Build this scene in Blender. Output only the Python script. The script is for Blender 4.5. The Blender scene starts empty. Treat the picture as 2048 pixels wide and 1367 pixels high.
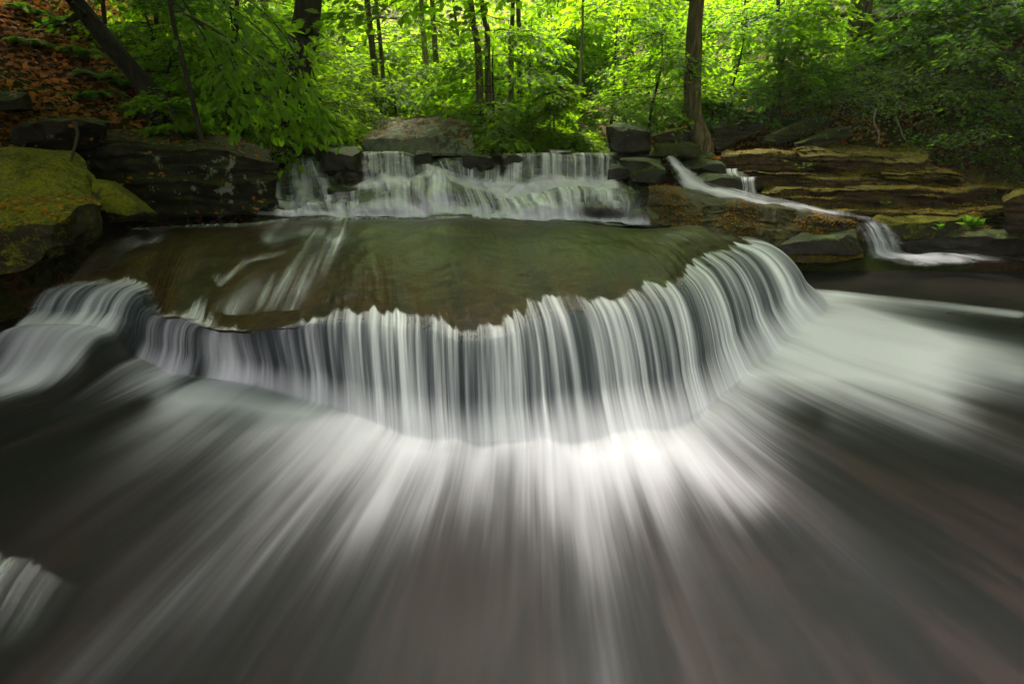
import bpy, math, random
import numpy as np

# ------------------------------------------------------------------ scene, camera, light
scene = bpy.context.scene
COL = scene.collection
F, PITCH, H = 910.0, math.radians(25.4), 1.8        # focal length in photo pixels, tilt, eye height
CX, CY = 1024.0, 683.5

cam_d = bpy.data.cameras.new('camera')
cam_d.sensor_width = 36.0
cam_d.lens = F * 36.0 / 2048.0
cam_d.clip_start = 0.02
cam_d.clip_end = 2000.0
cam = bpy.data.objects.new('camera', cam_d)
COL.objects.link(cam)
cam.location = (0, 0, H)
cam.rotation_euler = (math.radians(90) - PITCH, 0, 0)
scene.camera = cam

SUN_EL, SUN_AZ = math.radians(60), math.radians(-12)   # azimuth from +Y towards +X
world = bpy.data.worlds.new('World')
scene.world = world
world.use_nodes = True
wn = world.node_tree
for n in list(wn.nodes):
    wn.nodes.remove(n)
w_out = wn.nodes.new('ShaderNodeOutputWorld')
w_bg = wn.nodes.new('ShaderNodeBackground')
w_sky = wn.nodes.new('ShaderNodeTexSky')
w_sky.sky_type = 'NISHITA'
w_sky.sun_disc = False
w_sky.sun_elevation = SUN_EL
w_sky.sun_rotation = SUN_AZ
w_sky.air_density = 1.0
w_sky.dust_density = 4.0
w_sky.ozone_density = 1.0
w_bg.inputs['Strength'].default_value = 0.14
# thin overcast: the blue is half washed out towards a slightly warm white
w_bw = wn.nodes.new('ShaderNodeRGBToBW')
w_tint = wn.nodes.new('ShaderNodeMix'); w_tint.data_type = 'RGBA'; w_tint.blend_type = 'MULTIPLY'
w_tint.inputs[0].default_value = 1.0
w_tint.inputs[7].default_value = (1.0, 0.96, 0.88, 1)
w_mix = wn.nodes.new('ShaderNodeMix'); w_mix.data_type = 'RGBA'
w_mix.inputs[0].default_value = 0.65
wn.links.new(w_sky.outputs['Color'], w_bw.inputs[0])
wn.links.new(w_bw.outputs[0], w_tint.inputs[6])
wn.links.new(w_sky.outputs['Color'], w_mix.inputs[6])
wn.links.new(w_tint.outputs[2], w_mix.inputs[7])
wn.links.new(w_mix.outputs[2], w_bg.inputs['Color'])
wn.links.new(w_bg.outputs['Background'], w_out.inputs['Surface'])

sun_d = bpy.data.lights.new('sun', 'SUN')
sun_d.energy = 4.6
sun_d.angle = math.radians(16)
sun_d.color = (1.0, 0.95, 0.84)
sun = bpy.data.objects.new('sun', sun_d)
COL.objects.link(sun)
sun.rotation_euler = (math.pi / 2 - SUN_EL, 0, math.pi - SUN_AZ)

scene.view_settings.view_transform = 'Standard'
scene.view_settings.look = 'None'
scene.view_settings.exposure = 2.35
scene.view_settings.gamma = 1.0
scene.cycles.max_bounces = 8
scene.cycles.transparent_max_bounces = 16
scene.cycles.transmission_bounces = 6
scene.cycles.diffuse_bounces = 5
scene.cycles.glossy_bounces = 2
scene.cycles.sample_clamp_indirect = 4.0
scene.cycles.use_denoising = True
scene.cycles.volume_bounces = 1

# ------------------------------------------------------------------ helpers
CP, SP = math.cos(PITCH), math.sin(PITCH)

def W(px, py, z=None, Y=None):
    """World point on the line of sight of a photo pixel, at height z or at depth Y."""
    dx = (px - CX) / F
    d = (CY - py) / F
    v = np.array([dx, CP + d * SP, -SP + d * CP])
    t = (z - H) / v[2] if z is not None else Y / v[1]
    return v * t + np.array([0, 0, H])

def project(P):
    P = np.asarray(P, float)
    x, y, z = P[:, 0], P[:, 1], P[:, 2] - H
    dep = np.maximum(y * CP - z * SP, 0.02)
    up = y * SP + z * CP
    return np.stack([CX + F * x / dep, CY - F * up / dep], 1)

def _hash(i, j, k, seed):
    n = (i * 374761393 + j * 668265263 + k * 2147483647 + seed * 974634777) & 0xFFFFFFFF
    n = ((n ^ (n >> 13)) * 1274126177) & 0xFFFFFFFF
    n = ((n ^ (n >> 16)) * 2246822519) & 0xFFFFFFFF
    return ((n ^ (n >> 15)) & 0xFFFFFF) / float(0xFFFFFF)

def noise3(P, seed=0):
    """Smooth value noise in -1..1 for an (N,3) array."""
    P = np.asarray(P, float)
    I = np.floor(P).astype(np.int64)
    Fr = P - I
    Fr = Fr * Fr * (3 - 2 * Fr)
    out = 0
    for a in (0, 1):
        for b in (0, 1):
            for c in (0, 1):
                w = (Fr[:, 0] if a else 1 - Fr[:, 0]) * (Fr[:, 1] if b else 1 - Fr[:, 1]) * (Fr[:, 2] if c else 1 - Fr[:, 2])
                out = out + w * _hash(I[:, 0] + a, I[:, 1] + b, I[:, 2] + c, seed)
    return out * 2 - 1

def fbm(P, seed=0, octaves=4, gain=0.5):
    P = np.asarray(P, float)
    s, a, t = 0, 1.0, 0
    for o in range(octaves):
        s = s + a * noise3(P * (2.03 ** o) + 17.3 * o, seed + o)
        t += a
        a *= gain
    return s / t

def sstep(a, b, x):
    t = np.clip((x - a) / (b - a), 0, 1)
    return t * t * (3 - 2 * t)

def mesh_np(name, V, Fc, mat=None, smooth=True, parent=None, uv=None, attrs=None):
    """Link one mesh object made from arrays: V (N,3), Fc (M,k) or a list of such arrays."""
    V = np.ascontiguousarray(V, dtype=np.float32)
    Fl = Fc if isinstance(Fc, list) else [Fc]
    me = bpy.data.meshes.new(name)
    me.vertices.add(len(V))
    me.vertices.foreach_set('co', V.ravel())
    loops = np.concatenate([f.ravel() for f in Fl]).astype(np.int32)
    cnt = np.concatenate([np.full(len(f), f.shape[1], np.int32) for f in Fl])
    start = np.concatenate([[0], np.cumsum(cnt)[:-1]]).astype(np.int32)
    me.loops.add(len(loops))
    me.loops.foreach_set('vertex_index', loops)
    me.polygons.add(len(cnt))
    me.polygons.foreach_set('loop_start', start)
    me.polygons.foreach_set('use_smooth', np.full(len(cnt), smooth, dtype=bool))
    me.update(calc_edges=True)
    if uv is not None:
        l = me.uv_layers.new(name='flow')
        l.data.foreach_set('uv', np.ascontiguousarray(uv[loops], dtype=np.float32).ravel())
    if attrs:
        for k, a in attrs.items():
            at = me.attributes.new(k, 'FLOAT', 'POINT')
            at.data.foreach_set('value', np.ascontiguousarray(a, dtype=np.float32))
    if mat:
        me.materials.append(mat)
    o = bpy.data.objects.new(name, me)
    COL.objects.link(o)
    if parent:
        o.parent = parent
    return o

def tag(o, label=None, cat=None, group=None, kind=None):
    if label: o['label'] = label
    if cat: o['category'] = cat
    if group: o['group'] = group
    if kind: o['kind'] = kind
    return o

def empty(name, loc):
    o = bpy.data.objects.new(name, None)
    o.empty_display_size = 0.2
    COL.objects.link(o)
    o.location = loc
    return o

def grid_faces(nu, nv):
    a = (np.arange(nu - 1)[:, None] * nv + np.arange(nv - 1)[None, :]).ravel()
    return np.stack([a, a + nv, a + nv + 1, a + 1], 1)

# ------------------------------------------------------------------ materials
def new_mat(name):
    m = bpy.data.materials.new(name)
    m.use_nodes = True
    nt = m.node_tree
    for n in list(nt.nodes):
        nt.nodes.remove(n)
    return m, nt

class N:
    """Tiny node-graph helper."""
    def __init__(s, nt): s.nt = nt
    def node(s, t, **kw):
        n = s.nt.nodes.new(t)
        for k, v in kw.items(): setattr(n, k, v)
        return n
    def put(s, sock, v):
        if hasattr(v, 'is_linked') or isinstance(v, bpy.types.NodeSocket): s.nt.links.new(v, sock)
        elif v is not None: sock.default_value = v
    def math(s, op, a, b=None, c=None, clamp=False):
        n = s.node('ShaderNodeMath', operation=op, use_clamp=clamp)
        s.put(n.inputs[0], a)
        if b is not None: s.put(n.inputs[1], b)
        if c is not None: s.put(n.inputs[2], c)
        return n.outputs[0]
    def noise(s, vec, scale, detail=3, rough=0.5, dist=0.0):
        n = s.node('ShaderNodeTexNoise')
        s.put(n.inputs['Vector'], vec)
        n.inputs['Scale'].default_value = scale
        n.inputs['Detail'].default_value = detail
        n.inputs['Roughness'].default_value = rough
        n.inputs['Distortion'].default_value = dist
        return n.outputs['Fac']
    def maprange(s, v, a, b, c=0.0, d=1.0, smooth=True):
        n = s.node('ShaderNodeMapRange')
        n.interpolation_type = 'SMOOTHSTEP' if smooth else 'LINEAR'
        s.put(n.inputs['Value'], v)
        for k, x in zip(('From Min', 'From Max', 'To Min', 'To Max'), (a, b, c, d)): s.put(n.inputs[k], x)
        return n.outputs['Result']
    def mix(s, fac, a, b, mode='MIX'):
        n = s.node('ShaderNodeMix', data_type='RGBA', blend_type=mode)
        s.put(n.inputs[0], fac)
        s.put(n.inputs[6], a if not isinstance(a, tuple) else (*a, 1) if len(a) == 3 else a)
        s.put(n.inputs[7], b if not isinstance(b, tuple) else (*b, 1) if len(b) == 3 else b)
        return n.outputs[2]
    def mapping(s, vec, scale=(1, 1, 1), loc=(0, 0, 0)):
        n = s.node('ShaderNodeMapping')
        s.put(n.inputs['Vector'], vec)
        n.inputs['Scale'].default_value = scale
        n.inputs['Location'].default_value = loc
        return n.outputs[0]
    def attr(s, name):
        n = s.node('ShaderNodeAttribute')
        n.attribute_name = name
        return n.outputs['Fac']
    def bump(s, h, strength, dist):
        n = s.node('ShaderNodeBump')
        n.inputs['Strength'].default_value = strength
        n.inputs['Distance'].default_value = dist
        s.put(n.inputs['Height'], h)
        return n.outputs[0]
    def principled(s, color, rough, normal=None, spec=0.5):
        b = s.node('ShaderNodeBsdfPrincipled')
        s.put(b.inputs['Base Color'], color if not isinstance(color, tuple) else (*color, 1))
        s.put(b.inputs['Roughness'], rough)
        s.put(b.inputs['Specular IOR Level'], spec)
        if normal is not None: s.put(b.inputs['Normal'], normal)
        return b
    def out(s, sh):
        o = s.node('ShaderNodeOutputMaterial')
        s.nt.links.new(sh, o.inputs['Surface'])
        return o

def rock_material(name, dark, light, moss=(0.055, 0.075, 0.008), moss_amt=0.5, lichen=0.0, rough=(0.45, 0.8), strata=6.0, bumpd=0.03, spec=0.1):
    dark, light, moss = [tuple(x * .62 for x in q) for q in (dark, light, moss)]
    m, nt = new_mat(name)
    g = N(nt)
    pos = g.node('ShaderNodeNewGeometry')
    P = pos.outputs['Position']
    st = g.mapping(P, (1, 1, strata))
    n1 = g.noise(st, 1.6, 8, 0.62)
    n2 = g.noise(P, 5.0, 8, 0.7)
    n3 = g.noise(P, 38.0, 4, 0.6)
    c = g.mix(g.maprange(n1, 0.35, 0.68), dark, light)
    c = g.mix(g.maprange(n2, 0.5, 0.75, 0, 0.7), c, tuple(x * 0.35 for x in dark))
    sep = g.node('ShaderNodeSeparateXYZ')
    nt.links.new(pos.outputs['Normal'], sep.inputs[0])
    up = g.maprange(sep.outputs['Z'], 0.0, 0.9, -0.25, 0.25)
    mm = g.math('ADD', g.math('ADD', n2, up), (moss_amt - 0.5) * 0.9)
    n4 = g.noise(P, 95.0, 3, 0.6)
    mm = g.maprange(g.math('ADD', mm, g.math('MULTIPLY', g.math('ADD', n3, n4), 0.42)), 0.86, 1.02)
    mc = g.mix(g.maprange(g.math('ADD', g.math('MULTIPLY', n3, .5), g.math('MULTIPLY', n2, .5)), 0.38, 0.62), tuple(x * .45 for x in moss), tuple(x * 2.0 for x in moss))
    c = g.mix(mm, c, mc)
    if lichen > 0:
        ln = g.node('ShaderNodeTexVoronoi')
        g.put(ln.inputs['Vector'], g.mapping(P, (1, 1, 1)))
        ln.inputs['Scale'].default_value = 7.0
        lf = g.maprange(g.math('ADD', g.math('MULTIPLY', n2, 1.0), g.math('MULTIPLY', g.noise(P, 14, 4), 0.35)), 0.78 - 0.2 * lichen, 0.83 - 0.2 * lichen, 0, 0.85)
        c = g.mix(lf, c, (0.17, 0.19, 0.13))
    hgt = g.math('ADD', g.math('MULTIPLY', n1, 0.5), g.math('ADD', g.math('MULTIPLY', n2, 0.45), g.math('ADD', g.math('MULTIPLY', n3, 0.3), g.math('MULTIPLY', g.math('MULTIPLY', mm, n4), .25))))
    b = g.principled(c, g.maprange(n2, 0.3, 0.7, rough[0], rough[1]), g.bump(hgt, 0.9, bumpd), spec)
    g.out(b.outputs[0])
    return m

def leaf_material(name, c1, c2, trans, c3=None):
    m, nt = new_mat(name)
    g = N(nt)
    geo = g.node('ShaderNodeNewGeometry')
    r = geo.outputs['Random Per Island']
    big = g.noise(geo.outputs['Position'], 0.9, 2)
    f = g.math('ADD', g.math('MULTIPLY', r, 0.7), g.maprange(big, 0.3, 0.7, -0.2, 0.5), clamp=True)
    c = g.mix(f, c1, c2)
    d = g.principled(c, 0.6, None, 0.12)
    t = g.node('ShaderNodeBsdfTranslucent')
    g.put(t.inputs['Color'], g.mix(f, tuple(x * 0.75 for x in trans), trans))
    mx = g.node('ShaderNodeMixShader')
    mx.inputs[0].default_value = 0.5
    nt.links.new(d.outputs[0], mx.inputs[1])
    nt.links.new(t.outputs[0], mx.inputs[2])
    g.out(mx.outputs[0])
    return m

def bark_material(name, dark, light, moss=0.3):
    m, nt = new_mat(name)
    g = N(nt)
    tc = g.node('ShaderNodeTexCoord')
    P = tc.outputs['Object']
    n1 = g.noise(g.mapping(P, (9, 9, 1.6)), 2.2, 6, 0.65)
    n2 = g.noise(P, 2.2, 5, 0.6)
    n3 = g.noise(P, 28, 3, 0.6)
    c = g.mix(g.maprange(n1, 0.36, 0.66), dark, light)
    c = g.mix(g.maprange(n2, 0.62 - 0.2 * moss, 0.78 - 0.15 * moss, 0, 0.7), c, (0.06, 0.075, 0.015))
    hg = g.math('ADD', g.math('MULTIPLY', n1, 0.8), g.math('MULTIPLY', n3, 0.2))
    b = g.principled(c, 0.85, g.bump(hg, 1.0, 0.03), 0.2)
    g.out(b.outputs[0])
    return m

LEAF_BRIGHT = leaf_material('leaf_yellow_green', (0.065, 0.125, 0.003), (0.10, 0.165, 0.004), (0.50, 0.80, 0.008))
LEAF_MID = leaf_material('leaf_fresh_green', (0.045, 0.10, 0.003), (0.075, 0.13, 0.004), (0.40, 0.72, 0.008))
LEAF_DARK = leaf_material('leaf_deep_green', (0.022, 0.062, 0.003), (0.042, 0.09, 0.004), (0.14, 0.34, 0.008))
LEAF_OLIVE = leaf_material('leaf_olive_green', (0.03, 0.07, 0.004), (0.075, 0.12, 0.006), (0.22, 0.42, 0.01))
LEAF_FERN = leaf_material('fern_green', (0.04, 0.11, 0.006), (0.08, 0.17, 0.010), (0.2, 0.42, 0.02))
LITTER = leaf_material('dead_leaf', (0.12, 0.035, 0.008), (0.55, 0.22, 0.035), (0.30, 0.11, 0.015))
LITTER_YEL = leaf_material('yellow_dead_leaf', (0.16, 0.06, 0.010), (0.62, 0.31, 0.03), (0.3, 0.15, 0.012))
BARK_DARK = bark_material('dark_bark', (0.018, 0.014, 0.010), (0.055, 0.042, 0.028), 0.3)
BARK_GREY = bark_material('grey_brown_bark', (0.045, 0.034, 0.022), (0.15, 0.12, 0.082), 0.5)
BARK_BLACK = bark_material('black_wet_bark', (0.008, 0.006, 0.005), (0.025, 0.018, 0.012), 0.2)
BARK_TALL = bark_material('mottled_mossy_bark', (0.06, 0.042, 0.022), (0.22, 0.165, 0.09), 0.7)
BARK_PALE = bark_material('pale_bark', (0.10, 0.09, 0.06), (0.26, 0.24, 0.17), 0.1)

ROCK_WET = rock_material('wet_dark_rock', (0.012, 0.009, 0.006), (0.042, 0.029, 0.017), moss_amt=0.3, rough=(0.3, 0.65), spec=.3)
ROCK_MOSSY = rock_material('mossy_boulder_rock', (0.022, 0.018, 0.010), (0.065, 0.055, 0.028), moss=(0.125, 0.120, 0.006), moss_amt=0.70, strata=2.0)
ROCK_BANK = rock_material('dark_mossy_bank_rock', (0.008, 0.007, 0.004), (0.028, 0.021, 0.011), moss=(0.028, 0.034, 0.005), moss_amt=0.60, lichen=0.06, strata=3.0)
ROCK_LEDGE = rock_material('layered_ledge_rock', (0.016, 0.010, 0.004), (0.15, 0.082, 0.032), moss=(0.105, 0.085, 0.004), moss_amt=0.52, strata=10.0)
ROCK_LEAFY = rock_material('wet_leafy_rock', (0.012, 0.008, 0.005), (0.05, 0.030, 0.014), moss=(0.05, 0.04, 0.003), moss_amt=0.42, rough=(0.3, 0.65), spec=.25, strata=8.0)
ROCK_GREY = rock_material('grey_lichen_rock', (0.08, 0.08, 0.062), (0.26, 0.24, 0.18), moss=(0.06, 0.06, 0.012), moss_amt=0.42, lichen=0.6, strata=2.0)
ROCK_TILT = rock_material('tilted_slab_rock', (0.03, 0.024, 0.015), (0.11, 0.085, 0.052), moss=(0.05, 0.06, 0.008), moss_amt=0.55, strata=14.0)

def ground_material():
    m, nt = new_mat('forest_floor')
    g = N(nt)
    geo = g.node('ShaderNodeNewGeometry')
    P = geo.outputs['Position']
    n1 = g.noise(P, 0.9, 6, 0.6)
    n2 = g.noise(P, 16, 6, 0.7)
    n3 = g.noise(P, 55, 3, 0.6)
    c = g.mix(g.maprange(n2, 0.36, 0.66), (0.022, 0.011, 0.005), (0.11, 0.045, 0.013))
    c = g.mix(g.maprange(n3, 0.55, 0.7, 0, 0.6), c, (0.15, 0.07, 0.022))
    c = g.mix(g.maprange(n1, 0.45, 0.6, 0, 0.8), c, (0.022, 0.045, 0.004))
    b = g.principled(c, 0.85, g.bump(g.math('ADD', n2, n3), 1.0, 0.06), 0.03)
    g.out(b.outputs[0])
    return m
GROUND = ground_material()

def pool_material():
    """Brown streambed seen through shallow running water; the pattern is stretched along the flow."""
    m, nt = new_mat('brown_stream_water')
    g = N(nt)
    uvn = g.node('ShaderNodeUVMap')
    uvn.uv_map = 'flow'
    U = uvn.outputs[0]
    a = g.noise(g.mapping(U, (5.0, 0.8, 1)), 1.0, 5, 0.6, 0.3)
    b_ = g.noise(g.mapping(U, (22.0, 1.2, 1)), 1.0, 3, 0.5)
    geo = g.node('ShaderNodeNewGeometry')
    st = g.noise(geo.outputs['Position'], 3.0, 5, 0.65)
    c = g.mix(g.maprange(a, 0.38, 0.64), (0.004, 0.003, 0.003), (0.017, 0.0110, 0.0105))
    c = g.mix(g.maprange(b_, 0.45, 0.75, 0, 0.5), c, (0.022, 0.016, 0.016))
    c = g.mix(g.maprange(st, 0.5, 0.72, 0, 0.45), c, (0.030, 0.019, 0.010))
    s = g.principled(c, 0.5, g.bump(g.noise(g.mapping(U, (5.0, 0.8, 1)), 1.0, 1, 0.4), 0.4, 0.03), 0.12)
    g.out(s.outputs[0])
    return m
POOL = pool_material()

def slab_material():
    m, nt = new_mat('wet_olive_rock_slab')
    g = N(nt)
    uvn = g.node('ShaderNodeUVMap')
    uvn.uv_map = 'flow'
    U = uvn.outputs[0]
    geo = g.node('ShaderNodeNewGeometry')
    P = geo.outputs['Position']
    s1 = g.noise(g.mapping(U, (4.0, 0.9, 1)), 1.0, 6, 0.6, 0.6)
    s2 = g.noise(g.mapping(U, (26.0, 2.0, 1)), 1.0, 4, 0.6, 0.3)
    n2 = g.noise(P, 2.1, 6, 0.65)
    olive = g.attr('olive')
    base = g.mix(g.maprange(s1, 0.35, 0.65), (0.012, 0.007, 0.003), (0.046, 0.023, 0.007))
    ol = g.mix(g.maprange(s1, 0.35, 0.65), (0.014, 0.013, 0.0025), (0.044, 0.037, 0.005))
    k = g.math('ADD', olive, g.math('MULTIPLY', g.math('SUBTRACT', n2, 0.55), 1.3), clamp=True)
    c = g.mix(k, base, ol)
    c = g.mix(g.maprange(n2, 0.5, 0.62, 0, 0.55), c, (0.022, 0.018, 0.010))
    c = g.mix(g.maprange(s2, 0.5, 0.8, 0, 0.3), c, (0.08, 0.06, 0.03))
    nz = g.noise(P, 7.0, 5, 0.7)
    pebble = g.noise(P, 24.0, 4, 0.65)
    c = g.mix(g.maprange(pebble, 0.52, 0.72, 0, 0.55), c, (0.11, 0.065, 0.022))
    c = g.mix(g.maprange(nz, 0.5, 0.68, 0, 0.7), c, (0.010, 0.009, 0.005))
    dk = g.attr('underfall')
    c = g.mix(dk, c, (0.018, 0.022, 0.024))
    hgt = g.math('ADD', g.math('MULTIPLY', s1, 0.6), g.math('ADD', g.math('MULTIPLY', nz, 0.5), g.math('MULTIPLY', s2, 0.2)))
    b = g.principled(c, 0.30, g.bump(hgt, 0.45, 0.03), 0.14)
    g.out(b.outputs[0])
    return m
SLAB = slab_material()

def veil_material(name, fall_scale=13.0, pool_scale=4.5, lo_a=.07, deep=False, tint=(0.73, 0.685, 0.80)):
    """White running water. density = foam (per vertex) broken into strands along the flow."""
    m, nt = new_mat(name)
    g = N(nt)
    uvn = g.node('ShaderNodeUVMap')
    uvn.uv_map = 'flow'
    U = uvn.outputs[0]
    foam = g.attr('foam')
    fall = g.attr('fall')
    # strands of the falling curtain
    a = g.noise(g.mapping(U, (fall_scale, 0.45, 1)), 1.0, 2, 0.5, 0.15)
    b = g.noise(g.mapping(U, (fall_scale * 3.2, 0.9, 1), (3, 7, 0)), 1.0, 2, 0.5)
    c = g.noise(g.mapping(U, (fall_scale * 0.2, 0.35, 1), (9, 2, 0)), 1.0, 1, 0.5)
    sf = g.math('ADD', g.math('MULTIPLY', a, 0.46), g.math('ADD', g.math('MULTIPLY', b, 0.22), g.math('MULTIPLY', c, 0.32)))
    sf = g.maprange(sf, 0.37, 0.66)
    # broad soft streaks of the outflow
    d = g.noise(g.mapping(U, (pool_scale, 0.55, 1), (1, 4, 0)), 1.0, 2, 0.5, 0.25)
    e = g.noise(g.mapping(U, (pool_scale * 3.5, 0.45, 1), (5, 1, 0)), 1.0, 3, 0.55)
    f3 = g.noise(g.mapping(U, (pool_scale * 10, 0.7, 1), (2, 8, 0)), 1.0, 2, 0.5)
    sp = g.math('ADD', g.math('ADD', g.math('MULTIPLY', d, 0.60), g.math('MULTIPLY', e, 0.31)), g.math('MULTIPLY', f3, 0.09))
    sp = g.maprange(sp, 0.34, 0.66, 0, 1, False)
    lo = g.math('MULTIPLY_ADD', foam, -2.0, 0.85)
    ap = g.math('MULTIPLY', g.maprange(sp, lo, g.math('ADD', lo, 1.45), 0, 1), g.math('MULTIPLY_ADD', foam, 0.35, 0.6))
    k2 = g.math('MULTIPLY', g.math('MULTIPLY', foam, foam), .55)
    soft = g.math('MULTIPLY', foam, g.math('ADD', g.math('MULTIPLY', sp, g.math('SUBTRACT', .85, k2)), g.math('ADD', k2, .15)))
    ap = g.math('ADD', g.math('MULTIPLY', ap, .28), g.math('MULTIPLY', soft, .74))
    ap = g.math('MULTIPLY', ap, g.maprange(foam, 0.09, 0.58))
    af = g.math('MULTIPLY', foam, g.math('MULTIPLY_ADD', sf, 1.0 - lo_a, lo_a))
    mixv = g.node('ShaderNodeMix', data_type='FLOAT')
    g.put(mixv.inputs[0], fall); g.put(mixv.inputs[2], ap); g.put(mixv.inputs[3], af)
    alpha = g.math('MINIMUM', mixv.outputs[0], 0.97, clamp=True)
    col = g.mix(g.math('MULTIPLY', sf, fall), tint, (0.92, 0.90, 0.96))
    bs = g.principled(col, 0.55, g.bump(g.math('MULTIPLY', sf, fall), 0.5, 0.03), 0.3)
    tr = g.node('ShaderNodeBsdfTransparent')
    mx = g.node('ShaderNodeMixShader')
    g.put(mx.inputs[0], alpha)
    nt.links.new(tr.outputs[0], mx.inputs[1])
    nt.links.new(bs.outputs[0], mx.inputs[2])
    if not deep:
        g.out(mx.outputs[0])
        return m
    # where the water is deep enough to hide its bed: brown stream water under the foam, grey-green water in the curtain
    pa = g.noise(g.mapping(U, (3.2, 0.55, 1), (4, 4, 0)), 1.0, 5, 0.6, 0.3)
    pb = g.noise(g.mapping(U, (16.0, 0.8, 1), (7, 1, 0)), 1.0, 3, 0.5)
    geo = g.node('ShaderNodeNewGeometry')
    st = g.noise(geo.outputs['Position'], 4.0, 6, 0.7)
    pc = g.mix(g.maprange(pa, 0.38, 0.64), (0.005, 0.0040, 0.0046), (0.018, 0.0125, 0.0130))
    pc = g.mix(g.maprange(pb, 0.45, 0.75, 0, 0.5), pc, (0.024, 0.018, 0.019))
    pc = g.mix(g.maprange(st, 0.5, 0.72, 0, 0.6), pc, (0.020, 0.014, 0.009))
    pc = g.mix(g.maprange(pa, 0.60, 0.40, 0, 0.5), pc, (0.0075, 0.0088, 0.0105))
    under = g.mix(fall, pc, (0.030, 0.040, 0.045))
    dc = g.mix(g.math('POWER', alpha, g.math('MULTIPLY_ADD', fall, -0.3, 1.6)), under, col)
    dp = g.principled(dc, 0.5, g.bump(g.math('ADD', g.math('MULTIPLY', sf, fall), g.math('MULTIPLY', d, 0.5)), 0.5, 0.03), 0.12)
    mz = g.node('ShaderNodeMixShader')
    g.put(mz.inputs[0], g.attr('cover'))
    nt.links.new(mx.outputs[0], mz.inputs[1])
    nt.links.new(dp.outputs[0], mz.inputs[2])
    g.out(mz.outputs[0])
    return m
VEIL = veil_material('white_running_water', deep=True)
VEIL_FAR = veil_material('white_cascade_water', 10.0, 5.0, .10, (.94, .87, .98))

# ------------------------------------------------------------------ ground
def terrain_h(x, y):
    x = np.asarray(x, float); y = np.asarray(y, float)
    xl = np.interp(y, [-5, 2, 4.2, 5.5, 7, 9, 13, 20, 60], [-5.2, -5.2, -5.0, -4.6, -4.3, -4.2, -4.2, -4.6, -6])
    xr = np.interp(y, [-5, 4, 6, 7.8, 8.6, 9.6, 14, 20, 60], [9.5, 9.5, 9.2, 8.6, 6.5, 3.4, 3.4, 4.5, 6])
    zc = np.interp(y, [-5, 5.2, 7.3, 8.4, 22, 60, 140], [-0.45, -0.45, 0.55, 1.27, 1.75, 14, 32])
    zl = np.interp(y, [-5, 2.5, 5.0, 6.5, 60], [-0.3, -0.2, 1.15, 1.45, 2.0])
    zr = np.interp(y, [-5, 5.5, 7.2, 8.5, 60], [0.1, 0.5, 1.2, 1.35, 2.0])
    dl = np.maximum(xl - x, 0); dr = np.maximum(x - xr, 0)
    rise_l = 0.62 * dl + 0.02 * dl * dl
    rise_r = np.where(dr < 5, 0.25 * dr, 1.25 + 0.42 * (dr - 5)) + 0.01 * dr * dr
    cap = lambda v, c: c * np.tanh(v / c)
    bl = np.maximum(zl + cap(rise_l, 30), zc); br = np.maximum(zr + cap(rise_r, 30), zc)
    tl = sstep(0, 0.7, dl); tr = sstep(0, 0.8, dr)
    z = zc * (1 - tl) * (1 - tr) + np.where(tl > 0, bl * tl, 0) + np.where(tr > 0, br * tr, 0)
    P = np.stack([x.ravel(), y.ravel(), 0 * x.ravel()], 1)
    n = (fbm(P * 0.45, 3, 4) * 0.30 + fbm(P * 2.2, 8, 3) * 0.07).reshape(x.shape)
    return z + n * (0.35 + 0.65 * np.maximum(tl, tr)) * np.where(y < 8.6, np.maximum(np.maximum(tl, tr), 0.1), 1)

def axis(lo, hi, fine_lo, fine_hi, d):
    a = list(np.arange(fine_lo, fine_hi, d))
    s, v = d, a[-1]
    while v < hi:
        s *= 1.09; v += s; a.append(v)
    s, v = d, a[0]
    while v > lo:
        s *= 1.09; v -= s; a.insert(0, v)
    return np.array(a)

gx = axis(-170, 170, -13, 14, 0.09)
gy = axis(-30, 240, 1.5, 19, 0.09)
GX, GY = np.meshgrid(gx, gy, indexing='ij')
GZ = terrain_h(GX, GY)
ground = mesh_np('ground', np.stack([GX.ravel(), GY.ravel(), GZ.ravel()], 1), grid_faces(len(gx), len(gy)), GROUND)
tag(ground, 'forest floor of brown leaf litter sloping up on both banks', kind='structure')

def ground_z(x, y):
    return float(terrain_h(np.array([x]), np.array([y]))[0])

# ------------------------------------------------------------------ pool (brown shallow water)
def polar_sheet():
    rr = np.concatenate([np.linspace(0.0, 8, 90), np.geomspace(8.2, 14, 20)])
    th = np.linspace(math.radians(-200), math.radians(160), 640)
    R, T = np.meshgrid(rr, th, indexing='ij')
    c0 = np.array([0.2, 3.4])
    X = c0[0] + (R + 0.3) * np.cos(T) * 1.0
    Y = c0[1] + (R + 0.3) * np.sin(T)
    keep_y = Y
    V = np.stack([X.ravel(), keep_y.ravel(), np.zeros(X.size)], 1)
    V[:, 2] += fbm(V * np.array([1.2, 1.2, 1]), 5, 3) * 0.008 - .012
    uv = np.stack([(T * 2.0).ravel(), R.ravel()], 1)
    return V, grid_faces(len(rr), len(th)), uv
V, Fc, uv = polar_sheet()
Fc = Fc[:, ::-1]
pool = mesh_np('pool_water', V, Fc, POOL, uv=uv)
tag(pool, 'shallow brown water running over the streambed', kind='structure')

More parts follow.
